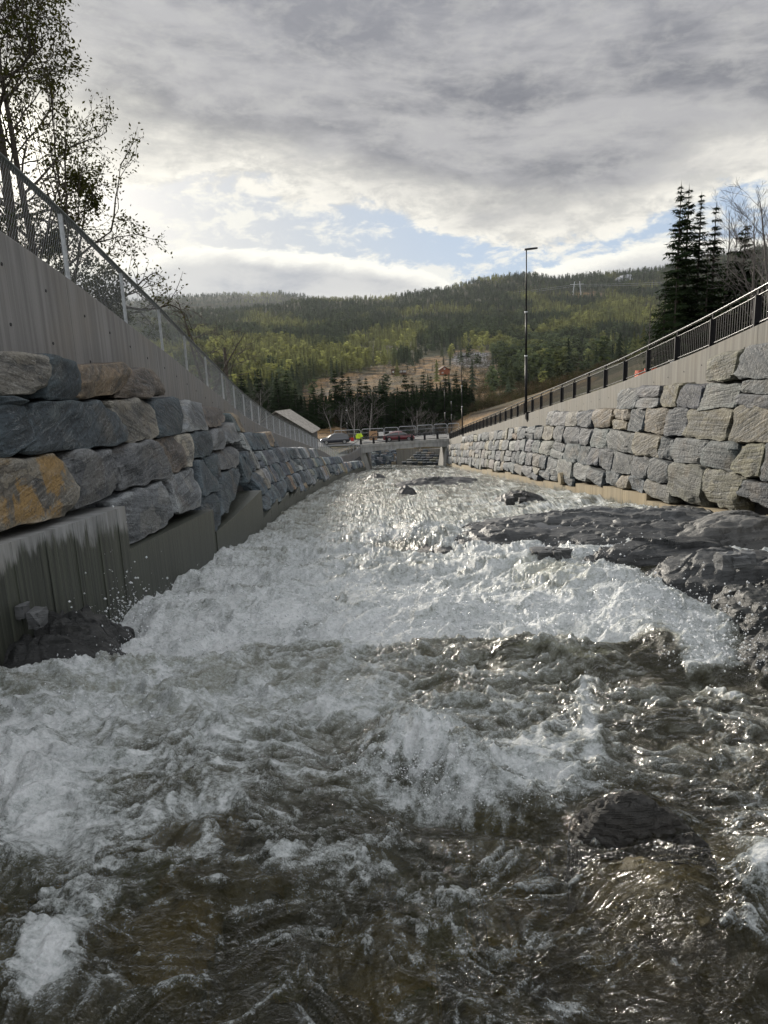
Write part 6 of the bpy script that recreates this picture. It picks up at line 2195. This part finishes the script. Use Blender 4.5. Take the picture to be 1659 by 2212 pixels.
def rocks():
    # long slab on the right in front of the wall
    global SLAB
    SLAB = dome_rock('bedrock_slab', 'long flat wet bedrock slab in front of the right wall', 1330, 1166, rx=4.4, ry=2.7, hgt=.52, rz=-.12, seed=3, col=(.13, .135, .14), terr=.7, ledge=.16, power=3.0, tilt=(.15, .0), nu=170, nv=130, rough=.55)
    p = on_river(1148, 1158, .5)
    dome_rock('bedrock_hump', 'rounded pale bedrock hump at the right edge under the stone wall', 1612, 1175, rx=2.0, ry=1.5, hgt=.58, rz=.1, seed=9, col=(.19, .187, .178), terr=.3, ledge=.18, power=2.8, nu=120, nv=100, rough=.45)
    dome_rock('bedrock_hump', 'tan grey rock knob between the long slab and the pale hump', 1478, 1140, rx=1.25, ry=1.2, hgt=.52, seed=14, col=(.16, .153, .135), terr=.3, power=2.8, rough=.5)
    dome_rock('bedrock_ledge', 'dark bedrock ledge below the pale hump at the right edge', 1590, 1262, rx=1.5, ry=1.15, hgt=.48, rz=.2, seed=19, col=(.085, .09, .095), terr=.75, ledge=.2, power=4, nu=120, nv=90, rough=.5)
    dome_rock('bedrock_ledge', 'dark stepped bedrock between the slab and the trickle of water', 1440, 1207, rx=1.6, ry=.7, hgt=.36, rz=-.1, seed=23, col=(.09, .095, .10), terr=.8, ledge=.15, power=4, rough=.45)
    dome_rock('bedrock_ledge', 'low dark greenish ledge at the right edge beside the foam', 1705, 1335, rx=.95, ry=.95, hgt=.36, seed=29, col=(.06, .066, .062), terr=.7, ledge=.15, power=3.4)
    dome_rock('bedrock_ledge', 'lowest black ledge at the right edge where the foam ends', 1750, 1440, rx=.6, ry=.75, hgt=.28, seed=31, col=(.04, .044, .042), terr=.6, ledge=.12, power=3)
    # little islands
    dome_rock('river_rock', 'small dark islet with loose stones in the foam near the right wall', 1125, 1084, rx=1.3, ry=1.1, hgt=.34, seed=37, col=(.06, .06, .06), terr=.5, nu=60, nv=50)
    dome_rock('river_rock', 'flat dark rock bar across the rapids in the distance near the right wall', 950, 1045, rx=3.6, ry=2.2, hgt=.32, seed=41, col=(.07, .07, .07), terr=.5, nu=60, nv=50)
    dome_rock('river_rock', 'lone black rock in the middle of the far rapids', 878, 1067, rx=.55, ry=.7, hgt=.42, seed=43, col=(.04, .04, .04), terr=.4, nu=40, nv=40)
    dome_rock('river_rock', 'tiny dark rock in the far rapids left of the lone black rock', 812, 1033, rx=.8, ry=1.2, hgt=.36, seed=47, col=(.06, .06, .06), terr=.4, nu=40, nv=40)
    # left foot of the wall
    dome_rock('dark_rock', 'wet black rock at the foot of the left concrete wall', 0, 0, loc=(-3.88, 7.45, riv(7.45)), rx=.72, ry=.95, hgt=.50, rz=.06, seed=53, col=(.035, .036, .036), terr=.5, ledge=.2, power=3.2, tilt=(-.15, .1), nu=120, nv=100)
    dome_rock('dark_rock', 'low wet rock between the black rock and the splashing foam', 205, 1385, rx=.45, ry=.5, hgt=.22, seed=57, col=(.05, .05, .05), terr=.4, nu=60, nv=50)
    # under the thin water in front
    dome_rock('river_rock', 'dark striped rock breaking the surface in the foreground', 1365, 1800, rx=.34, ry=.27, hgt=.23, dz=-.03, seed=61, col=(.06, .052, .042), terr=.6, ledge=.05, power=2.4, rough=.5)
    dome_rock('river_rock', 'small dark rock right of the striped foreground rock', 1490, 1850, rx=.13, ry=.12, hgt=.17, dz=-.02, seed=67, col=(.05, .042, .03), terr=.4, power=2.2, nu=50, nv=40, rough=.35)
    dome_rock('sunken_boulder', 'large ochre and green boulder under thin water at the lower right', 1455, 1990, rx=.60, ry=.62, hgt=.42, dz=-.27, rz=.5, seed=71, col=(.30, .235, .10), terr=.3, power=2.2, rough=.4)
    # loose stones lying on the rock
    r = np.random.default_rng(15)
    spots = [(1165, 1193, .14), (1178, 1195, .12), (1190, 1192, .13), (1203, 1196, .10), (1216, 1193, .11), (1116, 1072, .26), (1128, 1078, .22), (1100, 1080, .18), (1570, 1205, .10), (1583, 1202, .12), (1597, 1206, .10), (1610, 1203, .11), (18, 1276, .10), (48, 1284, .08), (80, 1298, .10), (36, 1292, .07)]
    nm = {0: 'loose stone on the dark ledge below the long slab', 5: 'black loose stone on the islet near the right wall', 8: 'small loose stone on the pale hump at the right', 12: 'broken stone lying on the black rock under the left wall'}
    lab = ''
    cnt = 0
    for i, (x, y, s) in enumerate(spots):
        if i in nm: lab = nm[i]; cnt = 0
        V, Fq = TPL[3]
        V = V * s * r.uniform(.6, 1.15, 3) * (1 + .18 * r.normal(0, .5, (len(V), 1)))
        hs = {0: .45, 5: .3, 8: .85, 12: .95}[max(k for k in nm if k <= i)]
        p = on_river(x, y, hs) if i < 12 else at(x, y + 30, 7.2)
        c = np.ones((len(V), 4)); c[:, :3] = (.09, .09, .09) if i in range(5, 8) else (.16, .165, .17)
        thing('loose_stone', lab + ', %s from the left' % ORD[sorted(range(len(spots)), key=lambda k: spots[k][0]).index(i) if False else cnt], 'stone', (p.x, p.y, p.z - s * .35), group=lab, data=mesh_np('loose_stone', V, Fq, M_ROCK, False, {'scol': ('FLOAT_COLOR', c)}))
        cnt += 1


rocks()


def puddle(slab):
    """rain water standing in a hollow of the slab"""
    m, nb = new_mat('puddle')
    nb.out(nb.pbsdf(Base_Color=(.02, .022, .022), Roughness=.02, Specular_IOR_Level=1.0))
    co = np.array([slab.matrix_world @ v.co for v in slab.data.vertices]) if False else np.array([Matrix.Rotation(slab.rotation_euler.z, 3, 'Z') @ v.co + slab.location for v in slab.data.vertices])
    x, y = proj(co[:, 0], co[:, 1], co[:, 2])
    k = (np.abs(x - 1180) < 75) & (np.abs(y - 1158) < 9)
    if not k.any(): return
    c = co[k].mean(0); z = np.percentile(co[k][:, 2], 48)
    a = np.linspace(0, 2 * pi, 49)[:-1]
    rr = 1 + .25 * pn2(np.cos(a) * 1.5, np.sin(a) * 1.5, 7)
    V = np.stack([c[0] + rr * np.cos(a) * 1.0, c[1] + rr * np.sin(a) * .42, np.full(48, z)], 1)
    V2 = V.copy(); V2[:, 2] -= .12
    V = np.concatenate([V, V2]); i = np.arange(48)
    me = mesh_np('puddle', V, [np.stack([i, i + 48, (i + 1) % 48 + 48, (i + 1) % 48], -1), np.arange(48)[None]], m)
    thing('puddle', 'bright puddle of still water in a hollow of the long bedrock slab', 'puddle', data=me)


puddle(SLAB)


# ------------------------------------------------------------------ spray and droplets
def spray():
    r = np.random.default_rng(33)
    pts = []; rad = []

    def burst(x, y, n, wx, wy, up, rmin, rmax, dz=.1):
        p = on_river(x, y, dz)
        a = r.normal(0, 1, (n, 2)) * [wx, wy]
        z = np.abs(r.exponential(up, n))
        pts.append(np.stack([p.x + a[:, 0], p.y + a[:, 1], riv(p.y + a[:, 1]) + dz + z], 1))
        rad.append(rmin + (rmax - rmin) * r.random(n) ** 4)
    burst(285, 1345, 500, .22, .3, .22, .004, .020)
    burst(250, 1320, 60, .35, .25, .45, .006, .022)
    burst(130, 1405, 60, .25, .15, .12, .008, .034)
    burst(150, 1420, 260, .6, .2, .07, .004, .016)
    burst(905, 1165, 900, .8, .35, .16, .006, .03)
    burst(560, 1330, 900, 1.2, .7, .12, .004, .018)
    burst(1000, 1345, 900, 1.4, .6, .12, .004, .018)
    burst(1400, 1330, 800, .8, .5, .13, .004, .02)
    burst(1560, 1420, 500, .3, .25, .12, .004, .016)
    burst(1230, 1200, 300, 1.0, .4, .12, .005, .022)
    burst(930, 1650, 1600, .26, .15, .05, .002, .009, .16)
    burst(1000, 1720, 500, .2, .12, .04, .002, .007, .08)
    burst(1150, 1700, 240, .25, .14, .04, .002, .008)
    burst(60, 1690, 260, .25, .2, .05, .002, .008)
    # froth thrown up all over the broken water
    X, Y = r.uniform(-3.6, 6.5, 26000), np.exp(r.uniform(np.log(5.5), np.log(22), 26000))
    Z, foam, _, _ = water_fields(X, Y)
    k = (foam > .8) & (np.abs(X) < .62 * Y)
    X, Y, Z = X[k], Y[k], Z[k]
    pts.append(np.stack([X, Y, Z + r.exponential(.025, len(X)) + .004], 1)); rad.append(.003 + .013 * r.random(len(X)) ** 3)
    P = np.concatenate(pts); R = np.concatenate(rad)
    # drop those above dry ground
    k = (P[:, 0] > XBL(P[:, 1]) + .05)
    P, R = P[k], R[k]
    O = np.array([(1, 0, 0), (-1, 0, 0), (0, 1, 0), (0, -1, 0), (0, 0, 1), (0, 0, -1)], float)
    Fo = np.array([(0, 2, 4), (2, 1, 4), (1, 3, 4), (3, 0, 4), (2, 0, 5), (1, 2, 5), (3, 1, 5), (0, 3, 5)])
    st = r.uniform(.7, 1.5, (len(P), 1, 3))
    V = P[:, None, :] + O[None] * R[:, None, None] * st
    Fq = (np.arange(len(P))[:, None, None] * 6 + Fo[None]).reshape(-1, 3)
    m, nb = new_mat('spray')
    p = nb.pbsdf(Base_Color=(.88, .90, .92), Roughness=.15, Specular_IOR_Level=.8)
    t = nb.n('ShaderNodeBsdfTranslucent', {'Color': (.9, .92, .94, 1)})
    nb.out(nb.n('ShaderNodeMixShader', {0: .35, 1: p.outputs[0], 2: t.outputs[0]}))
    link('spray', mesh_np('spray', V.reshape(-1, 3), Fq, m, True), kind='stuff')
    print('droplets', len(P))


spray()


# ------------------------------------------------------------------ air between here and the hills
def haze():
    m = bpy.data.materials.new('haze')
    m.use_nodes = True
    t = m.node_tree
    t.nodes.clear()
    v = t.nodes.new('ShaderNodeVolumePrincipled')
    v.inputs['Color'].default_value = (.82, .88, .95, 1)
    v.inputs['Density'].default_value = HAZE
    v.inputs['Anisotropy'].default_value = 0.2
    o = t.nodes.new('ShaderNodeOutputMaterial')
    t.links.new(v.outputs[0], o.inputs['Volume'])
    b = MB().box((0, 3500, 200), (16400, 7500 + 600, 800))
    link('haze', b.mesh('haze', m), kind='stuff')


HAZE = 0.00003
haze()
